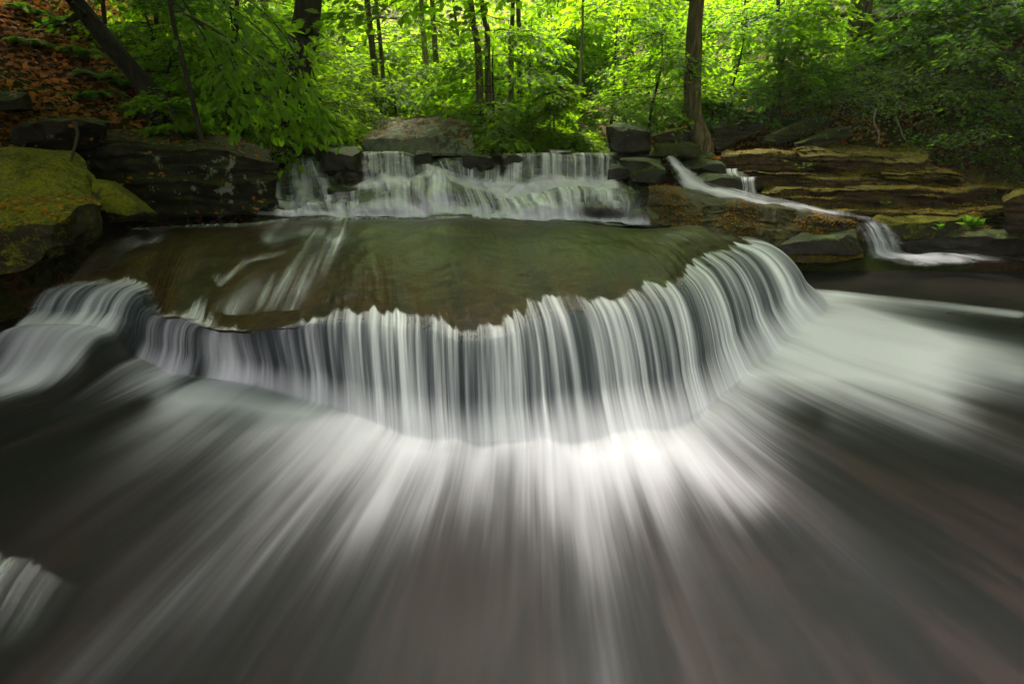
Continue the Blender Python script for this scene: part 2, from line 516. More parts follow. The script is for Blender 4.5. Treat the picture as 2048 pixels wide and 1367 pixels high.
# ------------------------------------------------------------------ sheets built from stations
def catmull(pts, n):
    """(S,3)->(n,3) through all points, parametrised by station number."""
    pts = np.asarray(pts, float)
    S = len(pts)
    t = np.linspace(0, S - 1, n)
    i = np.minimum(t.astype(int), S - 2)
    f = (t - i)[:, None]
    p0 = pts[np.maximum(i - 1, 0)]; p1 = pts[i]; p2 = pts[i + 1]; p3 = pts[np.minimum(i + 2, S - 1)]
    return 0.5 * ((2 * p1) + (-p0 + p2) * f + (2 * p0 - 5 * p1 + 4 * p2 - p3) * f ** 2 + (-p0 + 3 * p1 - 3 * p2 + p3) * f ** 3)

def paint(P2, segs):
    """Sum of soft strokes; each stroke is ((x,y),(x,y), ..., radius, amount)."""
    out = np.zeros(len(P2))
    for s in segs:
        pts, rad, amt = s[:-2], s[-2], s[-1]
        best = np.full(len(P2), 1e9)
        for a, b in zip(pts[:-1], pts[1:]):
            a = np.array(a, float); b = np.array(b, float)
            d = b - a
            t = np.clip(((P2 - a) @ d) / max(d @ d, 1e-9), 0, 1)
            best = np.minimum(best, np.linalg.norm(P2 - a - t[:, None] * d, axis=1))
        out = out + amt * np.exp(-(best / rad) ** 2)
    return out

# main fall: stations (source), (lip), (base), (outflow) as photo pixels with heights
ST = [
    ((262, 455, .78), (118, 572, .64), (45, 655, .33), (-600, 800, 0), .55, 1.1),
    ((300, 452, .78), (200, 566, .64), (125, 655, .33), (-700, 930, 0), .75, 1.3),
    ((360, 448, .78), (290, 573, .63), (225, 660, .30), (-800, 1060, 0), .75, 1.2),
    ((420, 446, .78), (322, 628, .62), (290, 715, .14), (-900, 1180, 0), .65, .8),
    ((480, 444, .78), (380, 640, .61), (345, 740, .05), (-950, 1260, 0), .70, .8),
    ((540, 442, .78), (425, 664, .61), (400, 752, .0), (-950, 1350, 0), .75, .9),
    ((600, 440, .78), (455, 668, .61), (455, 762, .0), (-900, 1500, 0), .85, 1.1),
    ((650, 438, .78), (515, 662, .62), (540, 772, .0), (-700, 1650, 0), .90, 1.2),
    ((690, 436, .78), (620, 650, .62), (640, 800, .0), (-400, 1750, 0), .95, 1.3),
    ((730, 435, .79), (712, 628, .63), (728, 838, .0), (-90, 1820, 0), .95, 1.3),
    ((770, 434, .79), (800, 638, .63), (812, 862, .0), (230, 1850, 0), .90, 1.1),
    ((820, 433, .79), (872, 645, .64), (880, 876, .0), (500, 1850, 0), .90, 1.0),
    ((870, 432, .79), (932, 668, .63), (935, 882, .0), (740, 1850, 0), .90, 1.0),
    ((930, 433, .79), (1010, 655, .64), (1020, 882, .0), (980, 1850, 0), .90, 1.0),
    ((990, 435, .79), (1075, 612, .66), (1110, 880, .0), (1200, 1850, 0), .95, 1.2),
    ((1050, 438, .79), (1150, 603, .67), (1200, 872, .0), (1470, 1850, 0), .95, 1.2),
    ((1110, 441, .79), (1225, 592, .67), (1285, 860, .0), (1800, 1850, 0), .90, 1.0),
    ((1160, 444, .79), (1300, 578, .68), (1360, 838, .0), (2250, 1780, 0), .85, .9),
    ((1200, 448, .79), (1360, 556, .68), (1420, 800, .0), (2650, 1600, 0), .85, .9),
    ((1240, 451, .79), (1382, 530, .69), (1470, 755, .0), (2850, 1400, 0), .80, 1.0),
    ((1270, 453, .79), (1425, 508, .70), (1515, 710, .0), (2900, 1250, 0), 1.0, 1.7),
    ((1290, 454, .79), (1465, 492, .71), (1570, 672, .0), (2900, 1040, 0), 1.0, 1.9),
    ((1300, 455, .79), (1492, 487, .71), (1615, 642, .0), (2900, 900, 0), 1.0, 1.8),
    ((1310, 456, .79), (1490, 480, .71), (1632, 612, .0), (2900, 800, 0), .8, 1.5),
    ((1316, 456, .79), (1460, 472, .72), (1600, 580, .0), (2900, 700, 0), .5, 1.2),
]
NU = 1500
def ctrl(k):
    return catmull([W(*s[k]) for s in ST], NU)
Sx, Lx, Bx, Ox = ctrl(0), ctrl(1), ctrl(2), ctrl(3)
inten = np.interp(np.linspace(0, len(ST) - 1, NU), range(len(ST)), [s[4] for s in ST])
_k = np.linspace(0, len(ST) - 1, NU)
inten = inten * (1 - .93 * np.exp(-((_k - 2.6) / .42) ** 2)) * (1 - .6 * np.exp(-((_k - 5.2) / .35) ** 2))
reach = np.interp(np.linspace(0, len(ST) - 1, NU), range(len(ST)), [s[5] for s in ST])
# u in metres along the lip
du = np.linalg.norm(np.diff(Lx, axis=0), axis=1)
um = np.concatenate([[0], np.cumsum(du)])
# ragged lip: the break point wanders along the flow
uu = np.stack([um, 0 * um, 0 * um], 1)
jag = fbm(uu * 9, 21, 3, 0.6) * 0.05 + np.abs(fbm(uu * 5, 24, 2)) * -0.03
flow = Bx - Sx
flow[:, 2] = 0
flow /= np.linalg.norm(flow, axis=1)[:, None]
Lx = Lx + flow * jag[:, None]
ridge = (fbm(uu * 13, 31, 2, 0.5) * 0.75 + fbm(uu * 40, 34, 2) * 0.25)
nS, nF, nP = 130, 80, 130

def main_sheet(rock):
    rows, v, seg = [], [], []
    for i in range(nS):                       # over the slab
        t = i / nS
        te = 1 - (1 - t) ** 1.6
        p = Sx * (1 - te) + Lx * te
        hump = 0.075 * math.sin(math.pi * te)
        p = p.copy(); p[:, 2] += hump
        rows.append(p); v.append(2.4 * te); seg.append(np.full(NU, 0.0) + t)
    out = (Bx - Lx)[:, :2]
    for i in range(nF):                       # over the lip and down
        t = i / nF
        p = Lx.copy()
        s = t
        p[:, :2] += out * (s ** 0.72)
        p[:, 2] = Lx[:, 2] + (Bx[:, 2] - Lx[:, 2]) * (0.16 * s + 0.84 * s ** 1.9)
        push = ridge * 0.035 * sstep(0.0, 0.35, t) * (1 - 0.6 * sstep(0.8, 1, t))
        if not rock:
            p += flow * push[:, None]
            q_ = sstep(.72, 1, t)
            p += flow * (.10 * q_ ** 2)
            p[:, 2] += .05 * q_ * (1 - .3 * t)
        else:
            p -= flow * (0.16 * sstep(0.0, 0.25, t))
            if t > 0.9: p[:, 2] -= 0.2 * (t - .9) / .1
        rows.append(p); v.append(2.4 + 0.8 * s); seg.append(np.full(NU, 1.0) + t)
    if not rock:
        for i in range(nP + 1):               # outflow over the pool
            t = i / nP
            te = t ** 1.5
            p = (Bx + flow * .10) * (1 - te) + Ox * te
            splash = 0.05 * inten * np.exp(-(te * 9) ** 2) * (0.5 + 0.5 * np.sin(um * 9 + 2 * fbm(uu * 3, 44, 2)))
            z = Bx[:, 2] * (1 - sstep(0, 0.25, te)) + 0.014 + splash * (1 if t > 0 else .2)
            z += 0.03 * fbm(np.stack([um * 1.6, 0 * um + te * 2.5, 0 * um], 1), 50, 2) * sstep(0, 0.06, te) + 0.022
            p[:, 2] = z
            rows.append(p); v.append(3.2 + np.linalg.norm((Ox - Bx)[:, :2], axis=1).mean() * te); seg.append(np.full(NU, 2.0) + te)
    P = np.stack(rows, 1)                      # NU, nv, 3
    k0, k1 = nS - 34, nS + 12
    for it in range(90):                       # rounded lip
        P[:, k0:k1] = .5 * P[:, k0:k1] + .25 * (P[:, k0 - 1:k1 - 1] + P[:, k0 + 1:k1 + 1])
    if not rock:                               # round the foot of the curtain into the outflow
        k0, k1 = nS + int(nF * .78), nS + nF + 14
        for it in range(36):
            P[:, k0:k1] = .5 * P[:, k0:k1] + .25 * (P[:, k0 - 1:k1 - 1] + P[:, k0 + 1:k1 + 1])
    vv = np.array(v)
    uw = um + .10 * fbm(uu * 1.3, 200, 2) + .045 * fbm(uu * 4.2, 201, 2)
    UV = np.stack([np.repeat(uw[:, None], len(v), 1), np.repeat(vv[None], NU, 0)], 2)
    return P, UV, np.stack(seg, 1)

P, UV, SEG = main_sheet(True)
nv = P.shape[1]
Pf = P.reshape(-1, 3)
Pf[:, 2] -= 0.02
segf = SEG.ravel()
def slab_relief(Q_, sg_):
    n_ = fbm(Q_ * np.array([1.6, 1.3, 0]), 60, 5) * 0.05
    return n_ * np.clip(1 - np.maximum(sg_ - 0.75, 0) / .25, 0, 1)
Pf[:, 2] += slab_relief(Pf, segf)
Pp = project(Pf)
olive = paint(Pp, [((560, 450), (1300, 475), 50, .55), ((800, 480), (900, 560), 80, .3), ((250, 500), (420, 470), 50, .35)])
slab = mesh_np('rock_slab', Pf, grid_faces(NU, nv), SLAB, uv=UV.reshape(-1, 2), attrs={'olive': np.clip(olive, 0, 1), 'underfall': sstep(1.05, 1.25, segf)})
tag(slab, 'broad smooth domed olive brown rock slab under running water in mid stream', 'rock slab')

P, UV, SEG = main_sheet(False)
nv = P.shape[1]
Pf = P.reshape(-1, 3)
segf = SEG.ravel()
I = np.repeat(inten[:, None], nv, 1).ravel()
Rr = np.repeat(reach[:, None], nv, 1).ravel()
J = np.repeat((0.5 + 0.5 * fbm(uu * 16, 70, 2))[:, None], nv, 1).ravel()
Pp = project(Pf)
foam = np.zeros(len(Pf))
UVf = UV.reshape(-1, 2)
wn_ = np.stack([UVf[:, 0] * 4.5, UVf[:, 1] * 1.1, 0 * UVf[:, 0]], 1)
Pp = Pp + np.stack([fbm(wn_, 140, 3) * 34, fbm(wn_, 150, 3) * 22], 1)
on_slab = segf < .8
T1 = np.repeat((0.5 + 0.5 * fbm(uu * 13, 71, 3, .8))[:, None], nv, 1).ravel()
T2 = np.repeat(np.clip(0.5 + 0.9 * fbm(uu * 4, 72, 2), 0, 1)[:, None], nv, 1).ravel()
soft_st = np.repeat(np.exp(-((_k - 4.5) / 1.6) ** 2)[:, None], nv, 1).ravel()
st0 = .99 - .12 * soft_st - .19 * np.clip((T1 - .5) * 1.7 + .42 + .5 * (T2 - .5), 0, 1)
foam_fall = I * sstep(st0, st0 + .04 + 0.06 * J + .10 * soft_st, segf)
back_edge = np.exp(-(segf / .05) ** 2) * (0.55 + .3 * np.repeat(fbm(uu * 5, 73, 2)[:, None], nv, 1).ravel())
B_rep = np.repeat(Bx[:, None, :], nv, 1).reshape(-1, 3)
dist = np.linalg.norm((Pf - B_rep)[:, :2], axis=1)
foam_pool = I * (0.34 + 0.82 * np.exp(-(dist / (0.55 * Rr)) ** 1.5)) * np.exp(-(dist / (2.2 * Rr)) ** 2)
foam = np.where(segf < 2, foam_fall, foam_pool)
blend = sstep(1.65, 2.0, segf)
foam = np.where(segf < 2, foam_fall * (1 + 0.25 * blend), foam)
# white threads running over the slab, patches in the outflow, dark gaps
foam += np.where(on_slab, back_edge, 0)
foam += np.where(on_slab, paint(Pp, [
    ((690, 462), (645, 490), (600, 535), (575, 570), (540, 600), 22, .50),
    ((580, 560), (500, 590), (455, 630), 22, .40), ((530, 640), (575, 612), 12, .45),
    ((530, 470), (600, 463), (680, 468), 9, .35), ((560, 500), (480, 520), (440, 560), 6, .35),
    ((270, 480), (330, 468), 8, .35), ((240, 520), (262, 480), (300, 470), 8, .18),
    ((130, 560), (200, 520), (260, 480), 14, .10),
    ((330, 440), (560, 430), (700, 433), 4, .5), ((1310, 470), (1470, 490), 8, .12)]), 0)
foam += np.where(segf >= 2, paint(Pp, [
    ((1540, 690), (1700, 700), (1880, 770), 80, .45), ((1620, 580), (1800, 590), (2048, 625), 14, .65),
    ((1700, 650), (2048, 720), 30, .35), ((350, 780), (600, 790), 36, .45),
    ((0, 780), (140, 740), 40, .25),
    ((820, 920), (560, 1050), (300, 1230), (60, 1450), 85, .17), ((1350, 880), (1700, 1150), (2200, 1500), 90, .07), ((1180, 900), (1210, 1400), 60, .12),
    ((1300, 900), (1500, 1000), 60, .2), ((-60, 1070), (60, 1130), 75, .0)]), 0)
foam -= np.where(segf >= 2, paint(Pp, [
    ((1490, 770), (1560, 800), (1640, 840), 30, .14)]), 0)
foam *= 1 - sstep(2.75, 3.0, segf) * 0.6
uedge = np.repeat(np.linspace(0, 1, NU)[:, None], nv, 1).ravel()
foam *= sstep(0, 0.012, uedge) * (1 - sstep(0.975, 1.0, uedge))
Pf[:, 2] += 0.006 + slab_relief(Pf, segf)
fallattr = np.where(segf < 2, 1 - 0.75 * sstep(1.62 + .16 * J, 1.97, segf), 0.25 * np.exp(-np.maximum(dist - .1, 0) / 0.1))
cover = sstep(1.03, 1.25, segf) * sstep(0, 0.03, uedge) * (1 - sstep(0.95, 1.0, uedge))
falls = mesh_np('waterfall', Pf, grid_faces(NU, nv), VEIL, uv=UV.reshape(-1, 2), attrs={'foam': np.clip(foam, 0, 1.05), 'fall': fallattr, 'cover': cover})
tag(falls, 'silky white curtain of water falling off the curved slab lip and spreading outward', kind='structure')

# ------------------------------------------------------------------ upper cascade
# px : back, lip, foot of the upper drop, front of the shelf, base
CS = [
    (505, (520, 300), (545, 345), (528, 385), (520, 405), (512, 428)),
    (540, (560, 300), (562, 325), (545, 380), (540, 412), (532, 430)),
    (580, (590, 300), (588, 318), (585, 375), (580, 414), (575, 430)),
    (620, (615, 300), (612, 319), (630, 372), (625, 410), (622, 431)),
    (660, (650, 298), (648, 306), (665, 372), (668, 396), (665, 431)),
    (700, (695, 296), (692, 303), (702, 370), (702, 388), (700, 431)),
    (740, (735, 296), (733, 305), (738, 366), (740, 380), (740, 431)),
    (790, (785, 296), (785, 304), (788, 356), (790, 370), (795, 431)),
    (830, (830, 298), (828, 308), (832, 352), (835, 364), (840, 430)),
    (860, (862, 304), (855, 322), (872, 342), (880, 354), (880, 429)),
    (900, (905, 302), (895, 318), (908, 352), (915, 372), (930, 429)),
    (950, (950, 303), (950, 314), (950, 372), (965, 386), (985, 431)),
    (1000, (1000, 303), (1000, 313), (995, 380), (1015, 396), (1040, 438)),
    (1050, (1050, 302), (1050, 308), (1050, 374), (1070, 386), (1095, 441)),
    (1110, (1110, 301), (1110, 307), (1110, 370), (1135, 380), (1150, 446)),
    (1170, (1170, 301), (1170, 307), (1172, 368), (1195, 378), (1205, 450)),
    (1215, (1215, 302), (1218, 309), (1218, 368), (1240, 380), (1250, 453)),
    (1250, (1255, 303), (1262, 318), (1252, 366), (1272, 388), (1290, 455)),
    (1290, (1310, 305), (1325, 330), (1288, 372), (1300, 402), (1318, 456)),
]
DEP = [9.2, 7.6, 7.25, 6.75, 6.1]
NC = 620
rowsC = [catmull([W(*s[1 + k], Y=DEP[k]) for s in CS], NC) for k in range(5)]
rowsC[0][:, 2] = 1.40
endC = rowsC[4].copy(); endC[:, 1] -= 0.55; endC[:, 2] = 0.76
rowsC.append(endC)
uc = np.linspace(0, 1, NC)
pxu = np.interp(uc, np.linspace(0, 1, len(CS)), [s[0] for s in CS])
umc = (pxu - 505) / F * 7.4
uuc = np.stack([umc, 0 * umc, 0 * umc], 1)
def casc(rock):
    out, v, seg = [], [], []
    ns = [20, 60, 24, 50, 16]
    vlen = [1.6, 0.5, 0.5, 0.45, 0.5]
    v0 = 0
    lipn = fbm(uuc * 3, 80, 4, .6) * 0.22
    for k in range(5):
        a, b = rowsC[k], rowsC[k + 1]
        for i in range(ns[k] + (1 if k == 4 else 0)):
            t = i / ns[k]
            if k in (1, 3):
                h = t ** 0.8; zf = 0.08 * t + 0.92 * t ** 2.0
            else:
                h = zf = t
            p = a * (1 - h) + b * h
            p[:, 2] = a[:, 2] * (1 - zf) + b[:, 2] * zf
            jitter = lipn * (sstep(0, 1, t) if k == 0 else 1 - sstep(0, 1, t) if k == 1 else 0)
            p[:, 1] += jitter
            if rock and k in (1, 3):
                p[:, 1] += 0.14 * math.sin(math.pi * min(t * 1.2, 1)) + 0.03
            out.append(p); v.append(v0 + vlen[k] * t); seg.append(np.full(NC, k + t))
        v0 += vlen[k]
    P = np.stack(out, 1)
    nv = P.shape[1]
    UV = np.stack([np.repeat(umc[:, None], nv, 1), np.repeat(np.array(v)[None], NC, 0)], 2)
    sg = np.stack(seg, 1)
    Q = P.reshape(-1, 3)
    lump = fbm(Q * 3.2, 90, 4) * 0.20 + np.abs(fbm(Q * np.array([2.1, 2.1, 5.0]), 95, 3)) * 0.16
    w = sstep(0.8, 1.4, sg.ravel()) * (1 - sstep(4.0, 4.6, sg.ravel()))
    Q[:, 1] -= lump * w * 0.8
    Q[:, 2] += lump * 0.7 * w * np.where(sg.ravel() > 1.9, 1, 0.3)
    # round boulder humps under the lower apron
    for (bx, by, r, amp) in ((745, 420, 55, .10), (1190, 400, 110, .10), (880, 385, 50, .08)):
        pp = project(Q)
        g_ = np.exp(-(((pp[:, 0] - bx) / r) ** 2 + ((pp[:, 1] - by) / (r * 0.35)) ** 2))
        Q[:, 1] -= amp * 1.6 * g_ * w; Q[:, 2] += amp * 0.35 * g_ * w
    if rock:
        Q[:, 2] -= 0.02 + 0.03 * sstep(3.9, 4.4, sg.ravel())
        Q[:, 1] += 0.025
    return Q, UV.reshape(-1, 2), sg.ravel(), nv
Q, UVc, sgc, nvc = casc(True)
crock = mesh_np('cascade_rock', Q, grid_faces(NC, nvc), ROCK_WET, uv=UVc)
tag(crock, 'wide dark stepped rock ledge behind the upper cascade', 'rock ledge')
Q, UVc, sgc, nvc = casc(False)
Pp = project(Q)
fm = paint(Pp, [
    ((590, 322), (560, 355), (552, 400), 12, .55), ((606, 322), (600, 360), (590, 410), 20, .45), ((620, 330), (645, 355), (660, 395), 14, .55),
    ((600, 340), (625, 400), 22, .35), ((535, 345), (548, 375), (558, 410), 8, .7), ((560, 412), (640, 416), 12, .4),
    ((738, 306), (738, 365), 14, .65), ((770, 306), (772, 360), 16, .65), ((800, 306), (802, 350), 13, .55), ((816, 318), (824, 345), 7, .5),
    ((848, 316), (866, 350), 12, .8), ((885, 322), (882, 345), 12, .45), ((905, 330), (900, 352), 14, .55), ((935, 335), (945, 365), 14, .6),
    ((975, 340), (975, 375), 14, .55), ((1035, 316), (1020, 365), 22, .55), ((1055, 318), (1070, 360), 14, .4),
    ((1085, 312), (1085, 372), 20, .6), ((1120, 310), (1125, 372), 22, .65), ((1165, 309), (1170, 368), 22, .65), ((1205, 310), (1212, 360), 16, .6),
    ((690, 375), (780, 368), (860, 362), 10, .55), ((850, 370), (905, 385), 20, .6), ((800, 385), (800, 425), 26, .55), ((700, 398), (690, 428), 20, .5),
    ((760, 395), (765, 425), 20, .4), ((860, 385), (870, 425), 34, .75), ((930, 385), (960, 425), 34, .75), ((1000, 385), (1010, 425), 30, .75),
    ((1030, 385), (1120, 378), (1220, 374), 14, .9), ((1060, 405), (1140, 420), 26, .6), ((1150, 400), (1230, 398), 22, .38), ((1230, 395), (1280, 440), 22, .36),
    ((1120, 440), (1290, 450), 12, .42), ((520, 428), (700, 430), 7, .75), ((700, 428), (1000, 428), 9, .8), ((1000, 432), (1110, 443), 10, .6), ((660, 415), (800, 405), 9, .4),
    ((1225, 330), (1300, 322), 4, .45), ((1215, 350), (1215, 362), 12, .5)])
fm -= paint(Pp, [((640, 305), (715, 305), 10, 1), ((660, 320), (700, 350), 22, .9), ((1010, 312), (1005, 350), 5, .5), ((960, 312), (990, 322), 9, .4)])
up = sstep(0.9, 1.05, sgc)
fm = fm * 1.2 + paint(Pp, [((690, 418), (1000, 420), (1120, 432), 11, .5), ((860, 395), (1110, 400), 16, .4), ((1000, 440), (1290, 452), 9, .4)])
fm = np.clip(fm, 0, 1.0) * up * (1 - sstep(4.05, 4.55, sgc))
ue = np.repeat(uc[:, None], nvc, 1).ravel()
fm *= sstep(0, 0.02, ue) * (1 - sstep(.95, 1, ue))
Q[:, 2] += 0.012; Q[:, 1] -= 0.02
fl = np.clip(sstep(0.9, 1.1, sgc) * (1 - 0.85 * sstep(1.8, 2.0, sgc)) + 0.75 * sstep(2.9, 3.1, sgc) * (1 - sstep(3.6, 4, sgc)), 0, 1)
cw = mesh_np('cascade_water', Q, grid_faces(NC, nvc), VEIL_FAR, uv=UVc, attrs={'foam': fm, 'fall': fl})
tag(cw, 'white upper cascade tumbling over dark ledges across the stream', kind='structure')

# calm stream above the cascade lip
def strip(name, rows, ni, nj, mat, **kw):
    R = [catmull(r, ni) for r in rows]
    P = []
    for j in range(nj):
        t = j / (nj - 1) * (len(R) - 1)
        k = min(int(t), len(R) - 2); f = t - k
        P.append(R[k] * (1 - f) + R[k + 1] * f)
    P = np.stack(P, 1)
    return P
m, nt = new_mat('dark_glassy_water')
g = N(nt)
geo = g.node('ShaderNodeNewGeometry')
nn = g.noise(g.mapping(geo.outputs['Position'], (3, 1, 1)), 2.0, 3)
g.out(g.principled((0.03, 0.032, 0.034), 0.18, g.bump(nn, 0.4, 0.02), 0.5).outputs[0])
STILL = m
V = np.array([[-3.4, 7.55, 1.385], [3.0, 7.55, 1.385], [3.2, 14, 1.46], [-3.2, 14, 1.46]])
n_ = 40
A, B_ = np.meshgrid(np.linspace(0, 1, n_), np.linspace(0, 1, n_), indexing='ij')
PV = (V[0][None, None] * ((1 - A) * (1 - B_))[..., None] + V[1] * (A * (1 - B_))[..., None] + V[2] * (A * B_)[..., None] + V[3] * ((1 - A) * B_)[..., None])
up_w = mesh_np('stream_water', PV.reshape(-1, 3), grid_faces(n_, n_), STILL)
tag(up_w, 'dark calm stream water above the cascade', kind='structure')

# ------------------------------------------------------------------ rocks
def hexa(corners, res=40, rnd=0.12, rough=0.05, seed=1, strata=0.0, blocky=0.0, freq=1.6, sfreq=9.0, chips=12):
    """Watertight rough block from 8 corners: front BL BR TR TL, back BL BR TR TL."""
    c = np.array(corners, float)
    V, Fs = [], []
    t = np.linspace(-1, 1, res)
    A, B = np.meshgrid(t, t, indexing='ij')
    A, B = A.ravel(), B.ravel()
    one = np.ones_like(A)
    base = 0
    for ax, sgn in ((0, -1), (0, 1), (1, -1), (1, 1), (2, -1), (2, 1)):
        Pc = np.zeros((len(A), 3))
        o = [k for k in range(3) if k != ax]
        Pc[:, ax] = sgn; Pc[:, o[0]] = A; Pc[:, o[1]] = B
        V.append(Pc)
        f = grid_faces(res, res) + base
        flip = (sgn > 0) ^ (ax == 1)
        Fs.append(f if not flip else f[:, ::-1])
        base += len(A)
    P = np.concatenate(V)
    inner = np.clip(P, -1 + rnd, 1 - rnd)
    d = P - inner
    L = np.linalg.norm(d, axis=1)
    P = np.where(L[:, None] > 1e-6, inner + d / np.maximum(L, 1e-6)[:, None] * rnd, P)
    u, v, w = (P[:, 0] + 1) / 2, (P[:, 1] + 1) / 2, (P[:, 2] + 1) / 2   # x, depth, height
    def lerp(a, b, t): return a * (1 - t)[:, None] + b * t[:, None]
    fb = lerp(c[0], c[1], u); ft = lerp(c[3], c[2], u)
    bb = lerp(c[4], c[5], u); bt = lerp(c[7], c[6], u)
    Q = lerp(lerp(fb, ft, w), lerp(bb, bt, w), v)
    cen = c.mean(0)
    ext = np.maximum(Q.max(0) - Q.min(0), .05) / 2
    rr = np.random.default_rng(seed)
    for k in range(chips):
        nrm = rr.normal(0, 1, 3); nrm[2] *= .8; nrm /= np.linalg.norm(nrm)
        dt = ((Q - cen) / ext) @ nrm
        off = dt.max() * rr.uniform(.74, .93)
        Q = Q - (np.maximum(dt - off, 0)[:, None] * nrm) * ext
    K = Q * freq
    D = np.stack([fbm(K, seed, 5, .55), fbm(K, seed + 50, 5, .55), fbm(K, seed + 100, 5, .55) * 0.7], 1) * rough * 1.5
    D += np.stack([noise3(K * 5, seed + 3), noise3(K * 5, seed + 4), np.abs(noise3(K * 4, seed + 5)) * -1], 1) * rough * .22
    if strata:
        hz = np.stack([Q[:, 0] * 0.35, Q[:, 1] * 0.35, (Q[:, 2] + 0.03 * fbm(Q * 0.8, seed + 9, 2)) * sfreq], 1)
        s = noise3(hz, seed + 7) * 0.7 + noise3(hz * 2.3, seed + 8) * 0.3
        s = np.sign(s) * np.abs(s) ** 0.35
        r = Q - cen; r[:, 2] = 0
        r /= np.maximum(np.linalg.norm(r, axis=1), 0.05)[:, None]
        side = 1 - np.abs(2 * w - 1) ** 8
        D += r * (s * strata * side)[:, None]
    if blocky:
        lay = np.floor((Q[:, 2] + 0.02 * fbm(Q * 0.9, seed + 19, 2)) * sfreq * 1.3)
        b1 = noise3(np.stack([Q[:, 0] * 2.6, lay * 7.31, 0 * lay], 1), seed + 21)
        b2 = noise3(np.stack([Q[:, 0] * 6.5, lay * 3.77, 0 * lay], 1), seed + 22)
        D[:, 1] += np.round(b1 * 3) / 3 * blocky * (1 - v) + np.round(b2 * 2) / 2 * blocky * .4 * (1 - v)
        D[:, 2] += np.round(noise3(np.stack([Q[:, 0] * 1.7, Q[:, 1] * 2.1, 0 * lay], 1), seed + 23) * 3) / 3 * blocky * .35 * w
    return Q + D, np.concatenate(Fs)

def weld(o, dist=0.0005):
    import bmesh
    bm = bmesh.new(); bm.from_mesh(o.data)
    bmesh.ops.remove_doubles(bm, verts=bm.verts, dist=dist)
    bmesh.ops.recalc_face_normals(bm, faces=bm.faces)
    bm.to_mesh(o.data); bm.free()

ROCKS = {}
def rock(key, front, Y, depth, label, mat, cat='rock', name='rock', group=None, topback=0.0, botback=0.0, narrow=0.0, **kw):
    """front = TL TR BR BL photo pixels, Y = depth (number or 4), pushed back by depth."""
    Ys = [Y] * 4 if not hasattr(Y, '__len__') else Y
    TL, TR, BR, BL = [W(*p, Y=y) for p, y in zip(front, Ys)]
    back = np.array([0, depth, 0])
    sh = np.array([narrow, 0, 0])
    back = np.array([depth * .9 * (TL[0] + TR[0]) / (TL[1] + TR[1]), depth, 0])
    tb = np.array([0, 0, topback]); bb = np.array([0, 0, botback])
    V, Fs = hexa([BL, BR, TR, TL, BL + back + bb + sh, BR + back + bb - sh, TR + back + tb - sh, TL + back + tb + sh], seed=abs(hash_s(key)) % 900, **kw)
    o = mesh_np(name, V, Fs, mat)
    weld(o)
    tag(o, label, cat, group)
    ROCKS[key] = o
    return o
def hash_s(s):
    h = 7
    for ch in s: h = (h * 31 + ord(ch)) % 100003
    return h

# left bank
rock('bould', [(-160, 288), (160, 302), (232, 432), (-160, 450)], [4.5, 4.7, 4.1, 3.6], 1.4, 'big flat-faced yellow-green mossy boulder at the left edge', ROCK_MOSSY, 'boulder', 'boulder', res=90, rough=0.07, topback=-0.1, rnd=.22, chips=7)
rock('bould2', [(-200, 430), (212, 405), (215, 510), (-200, 600)], [3.5, 4.0, 3.7, 3.2], 1.2, 'low mossy boulder strewn with yellow leaves beneath the big left boulder', ROCK_MOSSY, 'boulder', 'boulder', res=90, rough=0.08, rnd=.35, topback=.12, chips=7)
rock('leans', [(185, 360), (225, 368), (330, 450), (200, 455)], [4.5, 4.6, 4.6, 4.4], 0.5, 'pointed olive slab leaning against the right side of the big mossy boulder', ROCK_MOSSY, 'rock', 'rock', res=40, rough=0.03, rnd=.08)
rock('wall', [(60, 262), (552, 296), (572, 432), (60, 452)], [5.4, 5.9, 5.7, 5.2], 1.6, 'long dark undercut rock wall left of the upper cascade', ROCK_BANK, 'rock wall', 'rock', res=130, rough=0.11, rnd=.1, topback=.06, strata=.035, chips=3, freq=1.2)
rock('slabL', [(20, 235), (215, 240), (200, 300), (10, 298)], [5.0, 5.2, 5.2, 5.0], 1.0, 'dark flat rock jutting from the leafy bank above the big mossy boulder', ROCK_BANK, 'rock', 'rock', res=50, rough=0.07, rnd=.2)
rock('slabL2', [(-80, 178), (55, 182), (62, 215), (-80, 215)], [5.0, 5.1, 5.1, 5.0], .8, 'small dark rock high on the leafy bank at the left edge', ROCK_BANK, 'rock', 'rock', res=36, rough=0.06, rnd=.2)
rock('capL', [(520, 285), (600, 290), (600, 318), (530, 322)], [7.2, 7.4, 7.4, 7.2], .8, 'small flat dark rock at the left end of the cascade lip', ROCK_BANK, 'rock', 'rock', res=30, rough=0.05, rnd=.2)
rock('capM', [(632, 292), (725, 296), (722, 345), (636, 348)], [7.3, 7.3, 7.3, 7.3], .9, 'black overhanging rock between the left chute and the thin curtain', ROCK_WET, 'rock', 'rock', res=50, rough=0.05, rnd=.15)
